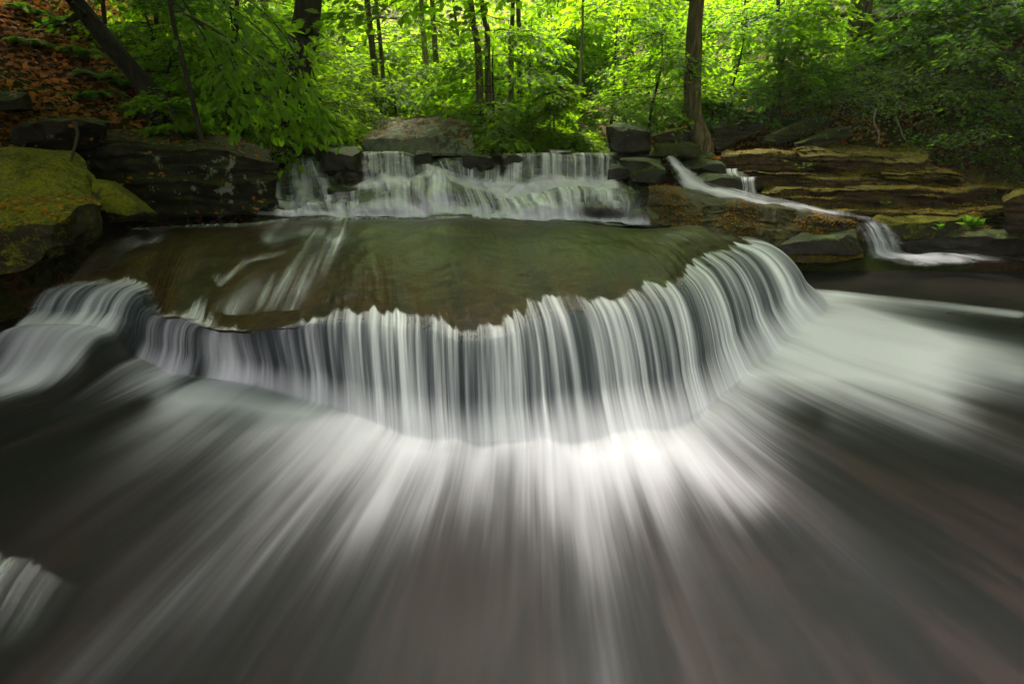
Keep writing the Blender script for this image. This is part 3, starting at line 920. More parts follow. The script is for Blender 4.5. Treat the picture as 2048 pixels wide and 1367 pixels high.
# centre back
for k_, (x0, x1, y0, y1, Yr, lab_) in enumerate([(828, 862, 300, 345, 7.35, 'small dark rock splitting the thin curtain from the slanting chute'), (925, 985, 312, 345, 7.3, 'dark rock lump parting the middle of the cascade'),
        (1008, 1048, 306, 336, 7.35, 'small dark rock on the crest left of the widest curtain'), (1090, 1150, 300, 314, 7.5, 'low flat stone on the crest above the widest curtain'),
        (655, 730, 376, 404, 6.9, 'black ledge block below the overhanging rock'), (1215, 1262, 330, 362, 7.1, 'dark wet wedge of rock at the right end of the widest curtain')]):
    rock('lip%d' % k_, [(x0, y0), (x1, y0 + 3), (x1 + 3, y1), (x0 - 3, y1)], Yr, .3, lab_, ROCK_WET, 'rock', 'rock', res=36, rough=.05, rnd=.35)
rock('flat', [(708, 280), (938, 264), (948, 312), (728, 308)], [8.5, 8.1, 8.0, 8.4], 1.4, 'flat-topped grey lichened boulder sitting on the cascade lip', ROCK_GREY, 'boulder', 'boulder', res=80, rough=0.09, rnd=.1, topback=.33, freq=1.3, chips=5)
rock('block', [(1218, 248), (1298, 262), (1302, 308), (1216, 306)], [7.8, 7.9, 7.9, 7.8], .7, 'squarish dark boulder standing on the ledge left of the large tree', ROCK_WET, 'boulder', 'boulder', res=50, rough=0.09, rnd=.14, topback=.04)
# right stepped ledges from the stream upward
rock('apron', [(1285, 372), (1715, 446), (1732, 520), (1290, 470)], [6.65, 6.3, 6.05, 5.85], .8, 'rounded brown rock covered in fallen leaves between the two streams', ROCK_LEAFY, 'rock', 'rock', res=150, rough=0.10, rnd=.3, topback=.03, blocky=.05, strata=.02, chips=6)
rock('apronF', [(1560, 474), (1716, 468), (1722, 510), (1560, 506)], [5.95, 6.1, 6.02, 5.88], .5, 'dark undercut rock nose below the leaf-covered rock beside the small fall', ROCK_WET, 'rock', 'rock', res=60, rough=0.08, rnd=.3)
rock('apronB', [(1535, 500), (1725, 505), (1730, 528), (1530, 524)], [5.95, 6.2, 6.1, 5.85], .8, 'low leafy rock shelf at the pool edge under the dark rock nose', ROCK_LEDGE, 'rock', 'rock', res=50, rough=0.04, rnd=.2)
rock('wetR', [(1235, 316), (1330, 322), (1335, 372), (1240, 365)], [7.2, 7.1, 6.9, 7.1], .9, 'wet dark sloping rock at the right end of the cascade', ROCK_WET, 'rock', 'rock', res=50, rough=0.06, rnd=.2, strata=.02)
rock('lobe', [(1360, 325), (1448, 322), (1452, 352), (1375, 355)], [7.5, 7.5, 7.4, 7.4], .8, 'rounded dark wet rock between the slanting stream and the trickle', ROCK_WET, 'rock', 'rock', res=50, rough=0.05, rnd=.35)
rock('lobe2', [(1400, 350), (1500, 350), (1505, 392), (1420, 396)], [7.2, 7.25, 7.1, 7.1], .7, 'low dark wet rock step beneath the upper trickle', ROCK_WET, 'rock', 'rock', res=50, rough=0.05, rnd=.25)
LED = 'stacked rock ledges on the right bank'
rock('l1', [(1440, 308), (1640, 308), (1640, 348), (1450, 348)], [7.9, 7.9, 7.8, 7.8], 1.6, 'dark rock ledge just right of the large tree roots', ROCK_LEDGE, 'rock ledge', 'rock_ledge', LED, chips=5, blocky=.16, res=110, rough=0.05, rnd=.1, strata=.055)
rock('l2', [(1600, 300), (1868, 306), (1862, 352), (1600, 350)], [7.6, 7.6, 7.5, 7.5], 1.8, 'thick brown ledge block with a bare flat top, highest of the stack', ROCK_LEDGE, 'rock ledge', 'rock_ledge', LED, chips=5, blocky=.16, res=120, rough=0.07, rnd=.12, strata=.04)
rock('l3', [(1500, 348), (1800, 352), (1795, 382), (1500, 384)], [7.3, 7.35, 7.3, 7.25], 1.5, 'long thin mossy ledge directly below the thick brown ledge block', ROCK_LEDGE, 'rock ledge', 'rock_ledge', LED, chips=5, blocky=.16, res=120, rough=0.05, rnd=.12, strata=.055)
rock('l4', [(1765, 338), (1905, 342), (1905, 380), (1770, 378)], [7.4, 7.45, 7.4, 7.35], 1.2, 'pile of thin broken rock plates at the right end of the mossy ledge', ROCK_LEDGE, 'rock ledge', 'rock_ledge', LED, chips=5, blocky=.16, res=100, rough=0.05, rnd=.08, strata=.07, sfreq=16.)
rock('l5', [(1500, 380), (2100, 376), (2100, 428), (1510, 424)], [7.0, 7.1, 7.0, 6.9], 1.4, 'very long dark ledge with a leaf-strewn top running to the right edge', ROCK_LEDGE, 'rock ledge', 'rock_ledge', LED, chips=5, blocky=.16, res=150, rough=0.05, rnd=.1, strata=.055)
rock('l6', [(1590, 424), (2200, 416), (2200, 478), (1640, 480)], [6.75, 6.6, 6.5, 6.7], 1.2, 'lowest broad ledge with orange leaves along its front edge', ROCK_LEDGE, 'rock ledge', 'rock_ledge', LED, chips=5, blocky=.16, res=150, rough=0.05, rnd=.1, strata=.055)
rock('l7', [(1880, 348), (2200, 335), (2200, 380), (1890, 378)], [7.6, 7.7, 7.6, 7.5], 1.4, 'dark ledge far right behind the broken plates', ROCK_LEDGE, 'rock ledge', 'rock_ledge', LED, chips=5, blocky=.16, res=110, rough=0.06, rnd=.12, strata=.04)
rock('l8', [(1765, 470), (2200, 470), (2250, 548), (1820, 520)], [6.35, 5.9, 5.8, 6.3], 1.0, 'low wet black rock sloping into the pool at the right edge', ROCK_WET, 'rock', 'rock', res=80, rough=0.07, rnd=.3, strata=.02)
rock('l9', [(1740, 432), (1960, 436), (1960, 480), (1780, 482)], [6.45, 6.3, 6.25, 6.4], .5, 'mossy rounded rock tucked under the lowest broad ledge', ROCK_MOSSY, 'rock', 'rock', res=50, rough=0.06, rnd=.4)
rock('r10', [(2005, 392), (2120, 380), (2120, 500), (2012, 478)], [6.2, 6.0, 5.9, 6.1], .6, 'small upright brown boulder at the right edge', ROCK_LEDGE, 'boulder', 'boulder', res=50, rough=0.10, rnd=.3)
# tilted slabs on the right bank
rock('t1', [(1420, 258), (1560, 205), (1580, 240), (1440, 300)], [9.0, 9.6, 9.6, 8.9], .8, 'long tilted layered slab just right of the large tree', ROCK_TILT, 'rock slab', 'rock', res=60, rough=0.06, rnd=.1, strata=.05, sfreq=14.)
rock('t2', [(1500, 285), (1650, 218), (1660, 250), (1520, 305)], [8.6, 9.2, 9.2, 8.5], .8, 'middle tilted slab with leaves in its cracks above the ledges', ROCK_TILT, 'rock slab', 'rock', res=60, rough=0.06, rnd=.1, strata=.05, sfreq=14.)
rock('t3', [(1590, 285), (1690, 250), (1700, 275), (1600, 305)], [8.2, 8.5, 8.5, 8.1], .7, 'short pale-topped tilted slab nearest the thick ledge block', ROCK_TILT, 'rock slab', 'rock', res=50, rough=0.05, rnd=.1, strata=.04, sfreq=14.)
rock('t4', [(1305, 272), (1390, 250), (1395, 280), (1310, 305)], [8.6, 8.9, 8.9, 8.5], .6, 'tilted leaf-covered slab between the dark boulder and the large tree', ROCK_TILT, 'rock slab', 'rock', res=40, rough=0.05, rnd=.1, strata=.04, sfreq=14.)
rock('t5', [(1310, 290), (1400, 285), (1400, 318), (1310, 316)], [8.0, 8.1, 8.0, 7.9], .6, 'low pale rock at the foot of the large tree', ROCK_TILT, 'rock', 'rock', res=40, rough=0.05, rnd=.2)
rock('small1', [(658, 290), (690, 290), (692, 306), (655, 306)], 7.9, .4, 'small pale stone left of the flat-topped grey boulder', ROCK_GREY, 'stone', 'stone', res=24, rough=0.04, rnd=.4)

# ------------------------------------------------------------------ slanting stream on the right
RS = [((1316, 322, 7.45), (1358, 320, 7.45)), ((1330, 348, 7.25), (1392, 346, 7.3)), ((1345, 378, 7.0), (1450, 372, 7.1)), ((1410, 402, 6.75), (1535, 392, 6.95)),
      ((1500, 422, 6.6), (1625, 412, 6.8)), ((1600, 438, 6.45), (1715, 428, 6.65)), ((1682, 452, 6.3), (1765, 442, 6.4)),
      ((1700, 464, 6.2), (1785, 460, 6.3)), ((1718, 494, 6.08), (1806, 488, 6.15)), ((1728, 520, 6.0), (1830, 508, 6.1)), ((1740, 534, 5.85), (2010, 512, 6.15)), ((1745, 545, 5.7), (2140, 538, 5.9))]
L_ = catmull([W(a[0], a[1], Y=a[2]) for a, b in RS], 300)
R_ = catmull([W(b[0], b[1], Y=b[2]) for a, b in RS], 300)
nj = 60
tt = np.linspace(0, 1, nj)
P = L_[:, None] * (1 - tt)[None, :, None] + R_[:, None] * tt[None, :, None]
prog = np.linspace(0, len(RS) - 1, 300)
Pq = P.reshape(-1, 3)
PR = np.repeat(prog[:, None], nj, 1).ravel(); TT = np.repeat(tt[None], 300, 0).ravel()
Pq[:, 2] += 0.03 * np.sin(np.pi * TT) + 0.03 + fbm(Pq * 4, 7, 2) * 0.03
Pq[:, 2] = np.maximum(Pq[:, 2], 0.03)
fm = np.interp(PR, [0, .8, 2, 3.5, 4.5, 5.5, 6.3, 7, 8.5, 9.5, 10.4, 11], [.7, .95, 1.0, .85, .7, .42, .35, .8, .95, 1.0, .7, 0])
fm *= .62 + .5 * np.clip(.5 + fbm(np.stack([TT * 5, PR * 1.1, 0 * TT], 1), 9, 3), 0, 1)
fm *= sstep(0, .5, TT + 0.10 * fbm(Pq * 5, 4, 2)) * (1 - sstep(.5, 1, TT + 0.10 * fbm(Pq * 5, 6, 2)))
UVs = np.stack([TT * 1.1, PR * 0.5], 1)
sw = mesh_np('side_stream_water', Pq, grid_faces(300, nj), VEIL_FAR, uv=UVs, attrs={'foam': fm, 'fall': sstep(6.4, 7, PR) * (1 - sstep(9, 9.7, PR))})
tag(sw, 'narrow white side stream sliding down past the leafy rock to a small fall', kind='structure')
def trickle(rows, label):
    L_ = catmull([W(a[0], a[2], Y=a[3]) for a in rows], 60); R_ = catmull([W(a[1], a[2], Y=a[3]) for a in rows], 60)
    tt = np.linspace(0, 1, 24)
    P = (L_[:, None] * (1 - tt)[None, :, None] + R_[:, None] * tt[None, :, None]).reshape(-1, 3)
    TT = np.repeat(tt[None], 60, 0).ravel(); S = np.repeat(np.linspace(0, 1, 60)[:, None], 24, 1).ravel()
    P[:, 1] -= 0.03 * np.sin(np.pi * TT)
    f = 0.8 * sstep(0, .2, TT) * (1 - sstep(.8, 1, TT)) * sstep(0, .15, S) * (1 - 0.6 * sstep(.7, 1, S))
    o = mesh_np('trickle_water', P, grid_faces(60, 24), VEIL_FAR, uv=np.stack([TT * .5, S * .4], 1), attrs={'foam': f, 'fall': np.ones(len(P))})
    tag(o, label, kind='structure')
trickle([(1448, 1478, 336, 7.42), (1450, 1476, 345, 7.3), (1452, 1484, 353, 7.25)], 'tiny upper trickle over the dark step')
trickle([(1476, 1514, 352, 7.22), (1478, 1512, 362, 7.1), (1480, 1514, 378, 7.05), (1470, 1522, 398, 6.95)], 'lower trickle dropping beside the long mossy ledge')

# ------------------------------------------------------------------ vegetation
rng = np.random.default_rng(5)
LEAF4 = np.array([[0, 0, 0], [.42, .34, .07], [1, 0, -.05], [.42, -.34, .07]])
LEAF6 = np.array([[0, 0, 0], [.28, .30, .06], [.66, .27, .05], [1, 0, -.10], [.66, -.27, .05], [.28, -.30, .06]])

def leaf_batch(pos, direc, up, size, hi=False):
    """One leaf per row, lying along direc with face normal near up."""
    d = direc / np.linalg.norm(direc, axis=1)[:, None]
    s = np.cross(up, d); s /= np.maximum(np.linalg.norm(s, axis=1), 1e-6)[:, None]
    u = np.cross(d, s)
    T = LEAF6 if hi else LEAF4
    V = pos[:, None] + size[:, None, None] * (T[None, :, 0, None] * d[:, None] + T[None, :, 1, None] * s[:, None] + T[None, :, 2, None] * u[:, None])
    k = len(T); n = len(pos)
    b = (np.arange(n) * k)[:, None]
    if hi: Fc = np.concatenate([b + np.array([0, 3, 2, 1]), b + np.array([0, 5, 4, 3])])
    else: Fc = np.concatenate([b + np.array([0, 2, 1]), b + np.array([0, 3, 2])])
    return V.reshape(-1, 3), Fc

def spray(origins, direcs, lengths, nleaf, size, hi=False, droop=0.25, width=0.42):
    """Flat layered leaf sprays: leaves set along and beside a drooping twig."""
    n = len(origins)
    d = direcs / np.linalg.norm(direcs, axis=1)[:, None]
    upz = np.array([0, 0, 1.0])
    side = np.cross(upz, d); side /= np.maximum(np.linalg.norm(side, axis=1), 1e-6)[:, None]
    t = rng.random((n, nleaf)) ** 0.8
    lat = (rng.random((n, nleaf)) * 2 - 1)
    w = width * (0.25 + np.sin(np.clip(t, 0, 1) * math.pi * 0.8))
    L = lengths[:, None]
    pos = (origins[:, None] + (t * L)[..., None] * d[:, None] + (lat * w * L)[..., None] * side[:, None])
    pos[..., 2] -= droop * L * t ** 2 + 0.10 * L * lat ** 2 + rng.normal(0, 0.035, t.shape) * L
    dd = d[:, None] + side[:, None] * (np.sign(lat) * (0.5 + 0.5 * rng.random(t.shape)))[..., None] + rng.normal(0, .25, (n, nleaf, 3))
    dd[..., 2] -= droop * 1.2 * t + 0.15
    up = np.array([0, 0, 1.0]) + rng.normal(0, .32, (n, nleaf, 3))
    sz = size * (0.65 + 0.6 * rng.random((n, nleaf)))
    return leaf_batch(pos.reshape(-1, 3), dd.reshape(-1, 3), up.reshape(-1, 3), sz.ravel(), hi)

def tube(path, radii, sides=8, seed=0, bump=0.0):
    path = np.asarray(path, float); radii = np.asarray(radii, float)
    n = len(path)
    T = np.gradient(path, axis=0); T /= np.maximum(np.linalg.norm(T, axis=1), 1e-9)[:, None]
    ref = np.where(np.abs(T[:, 2:3]) > .9, np.array([[1., 0, 0]]), np.array([[0, 0, 1.]]))
    A = np.cross(T, ref); A /= np.linalg.norm(A, axis=1)[:, None]
    B = np.cross(T, A)
    th = np.linspace(0, 2 * math.pi, sides, endpoint=False)
    V = path[:, None] + radii[:, None, None] * (np.cos(th)[None, :, None] * A[:, None] + np.sin(th)[None, :, None] * B[:, None])
    V = V.reshape(-1, 3)
    if bump:
        c = np.repeat(path, sides, 0)
        dirs = V - c
        V = c + dirs * (1 + bump * fbm(V * np.array([6, 6, 1.5]), seed, 3))[:, None]
    i = np.arange(n - 1)[:, None] * sides; j = np.arange(sides)[None]
    j2 = (j + 1) % sides
    Fc = np.stack([i + j, i + j2, i + sides + j2, i + sides + j], 2).reshape(-1, 4)
    cap = np.array([[0 + k for k in range(sides)][::-1]])
    return V, Fc

class Acc:
    def __init__(s): s.V, s.F, s.n = [], [], 0
    def add(s, V, Fc):
        s.V.append(V); s.F.append(Fc + s.n); s.n += len(V)
    def build(s, name, mat, parent=None, smooth=False, off=None):
        V = np.concatenate(s.V)
        if off is not None: V = V - np.asarray(off)
        return mesh_np(name, V, s.F, mat, smooth, parent)

def branch_path(a, d, L, n=8, sag=0.1, wob=0.06, seed=0):
    t = np.linspace(0, 1, n)
    d = np.asarray(d, float) / np.linalg.norm(d)
    p = np.asarray(a)[None] + (t * L)[:, None] * d
    p[:, 2] -= sag * L * t ** 2
    r = np.random.default_rng(seed)
    w = np.cumsum(r.normal(0, wob * L / n * 2, (n, 3)), 0); w -= w[0]
    return p + w

def crown_mesh(b, V, Fc, leafmat, bark, root, off):
    nb = sum(len(f) for f in b.F)
    b.add(V, Fc)
    o = b.build('crown', leafmat, root, False, off)
    o.data.materials.append(bark)
    mi = np.zeros(len(o.data.polygons), np.int32); mi[:nb] = 1
    o.data.polygons.foreach_set('material_index', mi)
    return o

def make_tree(name, label, cat, base, path, r0, r1, bark, leafmat, limbs=(), group=None, leaf=0.09, nleaf=34, hi=False, seed=0, sides=12, dead=0, flare=0.5, crown_low=False, spray_len=0.8):
    """path: world points of the trunk axis; limbs: (height fraction, azimuth, length, rise)."""
    root = empty(name, base)
    tag(root, label, cat, group)
    r = np.random.default_rng(seed + 100)
    P = catmull(path, 40)
    t = np.linspace(0, 1, 40)
    L = np.linalg.norm(P[-1] - P[0])
    rad = r0 + (r1 - r0) * t + r0 * flare * np.exp(-t * L / 0.22)
    V, Fc = tube(P, rad, sides, seed, 0.16)
    a = Acc(); a.add(V, Fc)
    if flare > .3:
        for q in range(6):                    # root flares
            az = q * 1.05 + r.random()
            pth = branch_path(P[0] + np.array([0, 0, r0 * .9]), (math.cos(az), math.sin(az), -.55), r0 * 4.2, 8, 0.05, .1, seed + q)
            v, f_ = tube(pth, np.linspace(r0 * .55, r0 * .1, 8), 8, seed, .2); a.add(v, f_)
    a.build('trunk', bark, root, True, base)
    if dead:
        for q in range(dead):
            b = Acc()
            i = int(r.uniform(8, 39)); az = r.uniform(0, 6.28)
            pth = branch_path(P[i], (math.cos(az), math.sin(az), r.uniform(-.1, .4)), r.uniform(.6, 2.0), 9, 0.15, .12, seed * 3 + q)
            v, f_ = tube(pth, np.linspace(r0 * .16, r0 * .03, 9), 5); b.add(v, f_)
            b.build('branch', bark, root, True, base)
    if limbs:
        b = Acc(); org, dr, ln = [], [], []
        for q, (hf, az, ll, rise) in enumerate(limbs):
            i = min(int(hf * 39), 39)
            pth = branch_path(P[i], (math.cos(az), math.sin(az), rise), ll, 10, 0.22, .08, seed * 7 + q)
            rr = max(min(rad[i] * 0.45, 0.02 + ll * 0.012), 0.006)
            v, f_ = tube(pth, np.linspace(rr, 0.004, 10), 5); b.add(v, f_)
            ns = max(3, int(ll / spray_len * 5))
            for s_ in range(ns):
                k = r.uniform(1.5, 9); i0 = int(k); f0 = k - i0
                o = pth[i0] * (1 - f0) + pth[min(i0 + 1, 9)] * f0
                tdir = pth[min(i0 + 1, 9)] - pth[max(i0 - 1, 0)]
                tdir /= np.linalg.norm(tdir)
                sa = r.uniform(-1.2, 1.2)
                c_, s2 = math.cos(sa), math.sin(sa)
                d_ = np.array([tdir[0] * c_ - tdir[1] * s2, tdir[0] * s2 + tdir[1] * c_, tdir[2] * .5 + r.uniform(-.15, .2)])
                org.append(o); dr.append(d_); ln.append(spray_len * r.uniform(.6, 1.25))
            org.append(pth[-1]); dr.append(pth[-1] - pth[-3]); ln.append(spray_len)
        for o_, d_, l_ in zip(org, dr, ln):
            dn = d_ / np.linalg.norm(d_)
            tp = o_[None] + np.linspace(0, .85, 4)[:, None] * l_ * dn
            tp[:, 2] -= .25 * l_ * np.linspace(0, .85, 4) ** 2
            v, f_ = tube(tp, np.linspace(.006, .002, 4), 3); b.add(v, f_)
        V, Fc = spray(np.array(org), np.array(dr), np.array(ln), nleaf, leaf, hi)
        crown_mesh(b, V, Fc, leafmat, bark, root, base)
    return root

def limbs_for(n, lo, hi, length, rng_, az0=None, spread=math.pi, rise=(-.05, .45), taper=True):
    L = []
    for i in range(n):
        h = rng_.uniform(lo, hi)
        az = rng_.uniform(0, 2 * math.pi) if az0 is None else az0 + rng_.uniform(-spread, spread)
        l = length * rng_.uniform(.65, 1.15) * (1.15 - .6 * (h - lo) / max(hi - lo, .01) if taper else 1)
        L.append((h, az, l, rng_.uniform(*rise)))
    return L

R = np.random.default_rng(42)
# --- trunks that can be told apart: base px, base Y, points (px, py), radius in photo px
def trunk_tree(label, pts, Y, wpx, bark, ztop=9.0, name='tree', cat='tree', leafmat=LEAF_MID, crown=True, nl=9, ll=2.2, group=None, seed=0, dead=0, flare=.45, lo=.55, ylean=0, shade_limbs=(), **kw):
    P = [W(x, y, Y=Y) for x, y in pts]
    gz = ground_z(P[0][0], P[0][1]) - 0.08
    b = P[0].copy(); b[2] = min(gz, b[2])
    if b[2] < P[0][2] - .1: P = [b] + P
    else: P[0] = b
    d = (P[-1] - P[-2]); d /= np.linalg.norm(d)
    d = d * np.array([.6, .6, 1]) ; d[2] = max(d[2], .6)
    rest = ztop - P[-1][2]
    if rest > .5:
        P.append(P[-1] + d * rest * .5); P.append(P[-1] + np.array([d[0] * .4, d[1] * .4, 1]) * rest * .5)
    r0 = wpx / F * Y / 2
    rr = np.random.default_rng(seed + 7)
    # crowns stand above the frame on these tall trees
    tot = P[-1][2] - P[0][2]
    L = (limbs_for(nl, lo, 1.0, ll, rr, rise=(.05, .6)) if crown else []) + list(shade_limbs)
    return make_tree(name, label, cat, P[0], P, r0, r0 * .5, bark, leafmat, L, group, seed=seed, dead=dead, flare=flare, **kw)

trunk_tree('thick dark tree rising behind the hanging leaves on the left bank', [(566, 275), (582, 215), (598, 110), (618, 0)], 8.2, 62, BARK_DARK, 10, seed=1, leafmat=LEAF_MID, nleaf=30, leaf=.16, lo=.72, spray_len=1.3, nl=30, ll=4.6, shade_limbs=[(.72 + .06 * q, -.3 + .12 * (q - 2), 4.9 - .25 * q, .12) for q in range(5)])  # crown thickened and limbs added over the creek to shade it
trunk_tree('black leaning tree trunk crossing the top left corner over the bank', [(292, 175), (225, 95), (150, 0), (60, -120)], 7.1, 34, BARK_BLACK, 5.6, seed=2, crown=True, nl=14, ll=1.8, leafmat=LEAF_DARK, lo=.45, nleaf=26, leaf=.11, spray_len=1.0)
trunk_tree('large straight mossy tree standing among the rocks on the right', [(1408, 302), (1386, 215), (1388, 100), (1394, 0)], 8.8, 36, BARK_TALL, 11, seed=3, leafmat=LEAF_MID, nl=32, ll=4.6, shade_limbs=[(.68 + .06 * q, -2.75 + .12 * (q - 2), 5.2 - .25 * q, .12) for q in range(5)], flare=1.0, nleaf=30, leaf=.16, lo=.66, spray_len=1.3)  # dense crown and added limbs close a sun gap over the creek
trunk_tree('very broad brown trunk on the right hillside', [(1716, 130), (1720, 60), (1724, 0)], 11.2, 46, BARK_GREY, 12, seed=4, leafmat=LEAF_DARK, nl=16, ll=3.2, nleaf=26, leaf=.13, lo=.5, spray_len=1.2)
trunk_tree('slender pale sapling trunk in front of the right-hand greenery', [(1155, 262), (1160, 170), (1165, 60), (1166, 0)], 10, 6, BARK_PALE, 6, seed=5, leafmat=LEAF_BRIGHT, nl=8, ll=1.2, flare=.1, nleaf=26)
FT = 'slim forest trunks behind the stream'
trunk_tree('straight brown conifer trunk with dead side branches, left of centre', [(758, 210), (745, 100), (734, 0)], 10.8, 13, BARK_GREY, 12, seed=6, leafmat=LEAF_BRIGHT, nl=6, ll=2.0, dead=14, group=FT, leaf=.13, spray_len=1.2)
trunk_tree('thinner dark trunk just right of the brown conifer trunk', [(770, 215), (762, 100), (752, 0)], 11.2, 9, BARK_GREY, 12, seed=7, leafmat=LEAF_BRIGHT, nl=6, ll=2.0, dead=10, group=FT, leaf=.13, spray_len=1.2)
trunk_tree('pale smooth trunk half hidden in bright leaves left of centre', [(852, 140), (846, 60), (842, 0)], 12.5, 11, BARK_PALE, 12, seed=8, leafmat=LEAF_BRIGHT, nl=3, ll=1.4, group=FT, leaf=.11, spray_len=1., lo=.75)
trunk_tree('shaded brown trunk right of the pale smooth trunk', [(872, 120), (868, 60), (864, 0)], 13, 11, BARK_GREY, 12, seed=9, leafmat=LEAF_BRIGHT, nl=3, ll=1.4, group=FT, leaf=.11, spray_len=1., lo=.75)
trunk_tree('thin dark sapling with crooked side twigs near the centre', [(922, 160), (917, 80), (906, 0)], 13, 6, BARK_DARK, 7, seed=10, leafmat=LEAF_BRIGHT, nl=9, ll=1.4, dead=7, flare=.1, group=FT)
trunk_tree('bent dark trunk, the left of two close together near the centre', [(958, 135), (952, 70), (941, 0)], 9.9, 14, BARK_GREY, 11, seed=11, leafmat=LEAF_BRIGHT, nl=3, ll=1.4, group=FT, leaf=.11, spray_len=1., lo=.75)
trunk_tree('curving dark trunk, the right of two close together near the centre', [(975, 100), (974, 55), (963, 0)], 10.2, 11, BARK_GREY, 11, seed=12, leafmat=LEAF_MID, nl=3, ll=1.4, group=FT, leaf=.11, spray_len=1., lo=.75)
trunk_tree('straight black trunk right of the picture centre', [(1022, 100), (1024, 50), (1026, 0)], 10.6, 10, BARK_GREY, 11, seed=13, leafmat=LEAF_MID, nl=3, ll=1.4, group=FT, leaf=.11, spray_len=1., lo=.75)
trunk_tree('black trunk partly hidden behind another right of the picture centre', [(1040, 95), (1038, 50), (1036, 0)], 11.2, 10, BARK_GREY, 11, seed=14, leafmat=LEAF_MID, nl=3, ll=1.4, group=FT, leaf=.11, spray_len=1., lo=.75)
trunk_tree('thin dark forked young tree on the right bank under layered leaves', [(1560, 200), (1560, 110), (1556, 30)], 11, 9, BARK_DARK, 4.6, seed=15, leafmat=LEAF_MID, nl=12, ll=1.3, flare=.2, lo=.55)
trunk_tree('thin dark trunk near the top right corner', [(1948, 60), (1946, 20), (1940, -30)], 12, 7, BARK_DARK, 7, seed=16, leafmat=LEAF_DARK, nl=12, ll=1.8, flare=.2)
for i, (x0, x1, yb, Y, w, lab) in enumerate([
    (212, 205, 215, 8.5, 8, 'thin bare stem low on the leafy left bank'), (300, 312, 150, 9.5, 9, 'thin upright stem just right of the black leaning trunk'),
    (340, 350, 150, 10.5, 7, 'thin stem in the dim left wood'), (388, 372, 200, 10, 8, 'slightly tilted thin stem in the left wood'),
    (452, 474, 240, 9, 9, 'dark thin stem left of the thick dark tree'), (430, 420, 180, 12, 7, 'far thin stem in the left wood'), (520, 528, 200, 13, 16, 'shadowy trunk beside the thick dark tree'),
    (1482, 1496, 90, 15, 14, 'grey trunk behind the layered leaves on the right'), (1310, 1314, 60, 18, 8, 'far slim trunk left of the large mossy tree'),
    (1262, 1256, 60, 19, 12, 'far pale trunk among the right-centre leaves'), (1640, 1650, 60, 17, 10, 'far slim trunk on the right hillside'), (1860, 1850, 60, 15, 9, 'far slim trunk on the upper right slope'),
    (690, 684, 100, 22, 10, 'far faint trunk in the bright left-centre leaves'), (1100, 1096, 60, 22, 9, 'far faint trunk in the right-centre leaves')]):
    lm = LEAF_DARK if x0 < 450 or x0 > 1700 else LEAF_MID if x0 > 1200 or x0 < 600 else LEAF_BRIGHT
    trunk_tree(lab, [(x0, yb), ((x0 + x1) / 2, yb / 2), (x1, 0)], Y, w, BARK_DARK if i not in (9,) else BARK_GREY, 8 + (i % 4), seed=30 + i, leafmat=lm, nl=7, ll=1.8, flare=.15, group='slim trunks in the wood', leaf=.12, spray_len=1.1, dead=3)

# --- unseen trees with tall crowns, added to shade the banks and near stream
SHADE = [(-7.0, 5.0, 8.5, LEAF_DARK, 6.5, 'unseen tree added for shade on the left bank nearest the mossy boulder'), (-8.0, 8.5, 9.5, LEAF_DARK, 6.0, 'unseen tree added for shade high on the left bank'),
    (9.8, 6.0, 8.5, LEAF_DARK, 8, 'unseen tree added for shade beside the right ledges'), (10.5, 9.8, 9.5, LEAF_DARK, 7, 'unseen tree added for shade high on the right bank'),
    (-6.2, 1.5, 8, LEAF_DARK, 5.0, 'unseen tree added for shade on the near left bank'), (10, 2.0, 8, LEAF_DARK, 5.5, 'unseen tree added for shade on the near right bank'),
    (-3.0, -3.0, 9, LEAF_DARK, 5.0, 'unseen tree added for shade behind the viewpoint on the left'), (3.5, -3.0, 9, LEAF_DARK, 5.0, 'unseen tree added for shade behind the viewpoint on the right')]
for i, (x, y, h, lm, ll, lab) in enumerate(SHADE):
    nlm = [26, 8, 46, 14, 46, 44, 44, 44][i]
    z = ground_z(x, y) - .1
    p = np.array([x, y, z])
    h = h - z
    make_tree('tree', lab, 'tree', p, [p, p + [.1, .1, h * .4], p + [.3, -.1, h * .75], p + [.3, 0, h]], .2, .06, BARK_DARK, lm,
              limbs_for(nlm, .62 if ll > 4 else .42, 1.0, ll, R, rise=(-.02, .35)), seed=60 + i, leaf=.17, nleaf=30, spray_len=1.4)

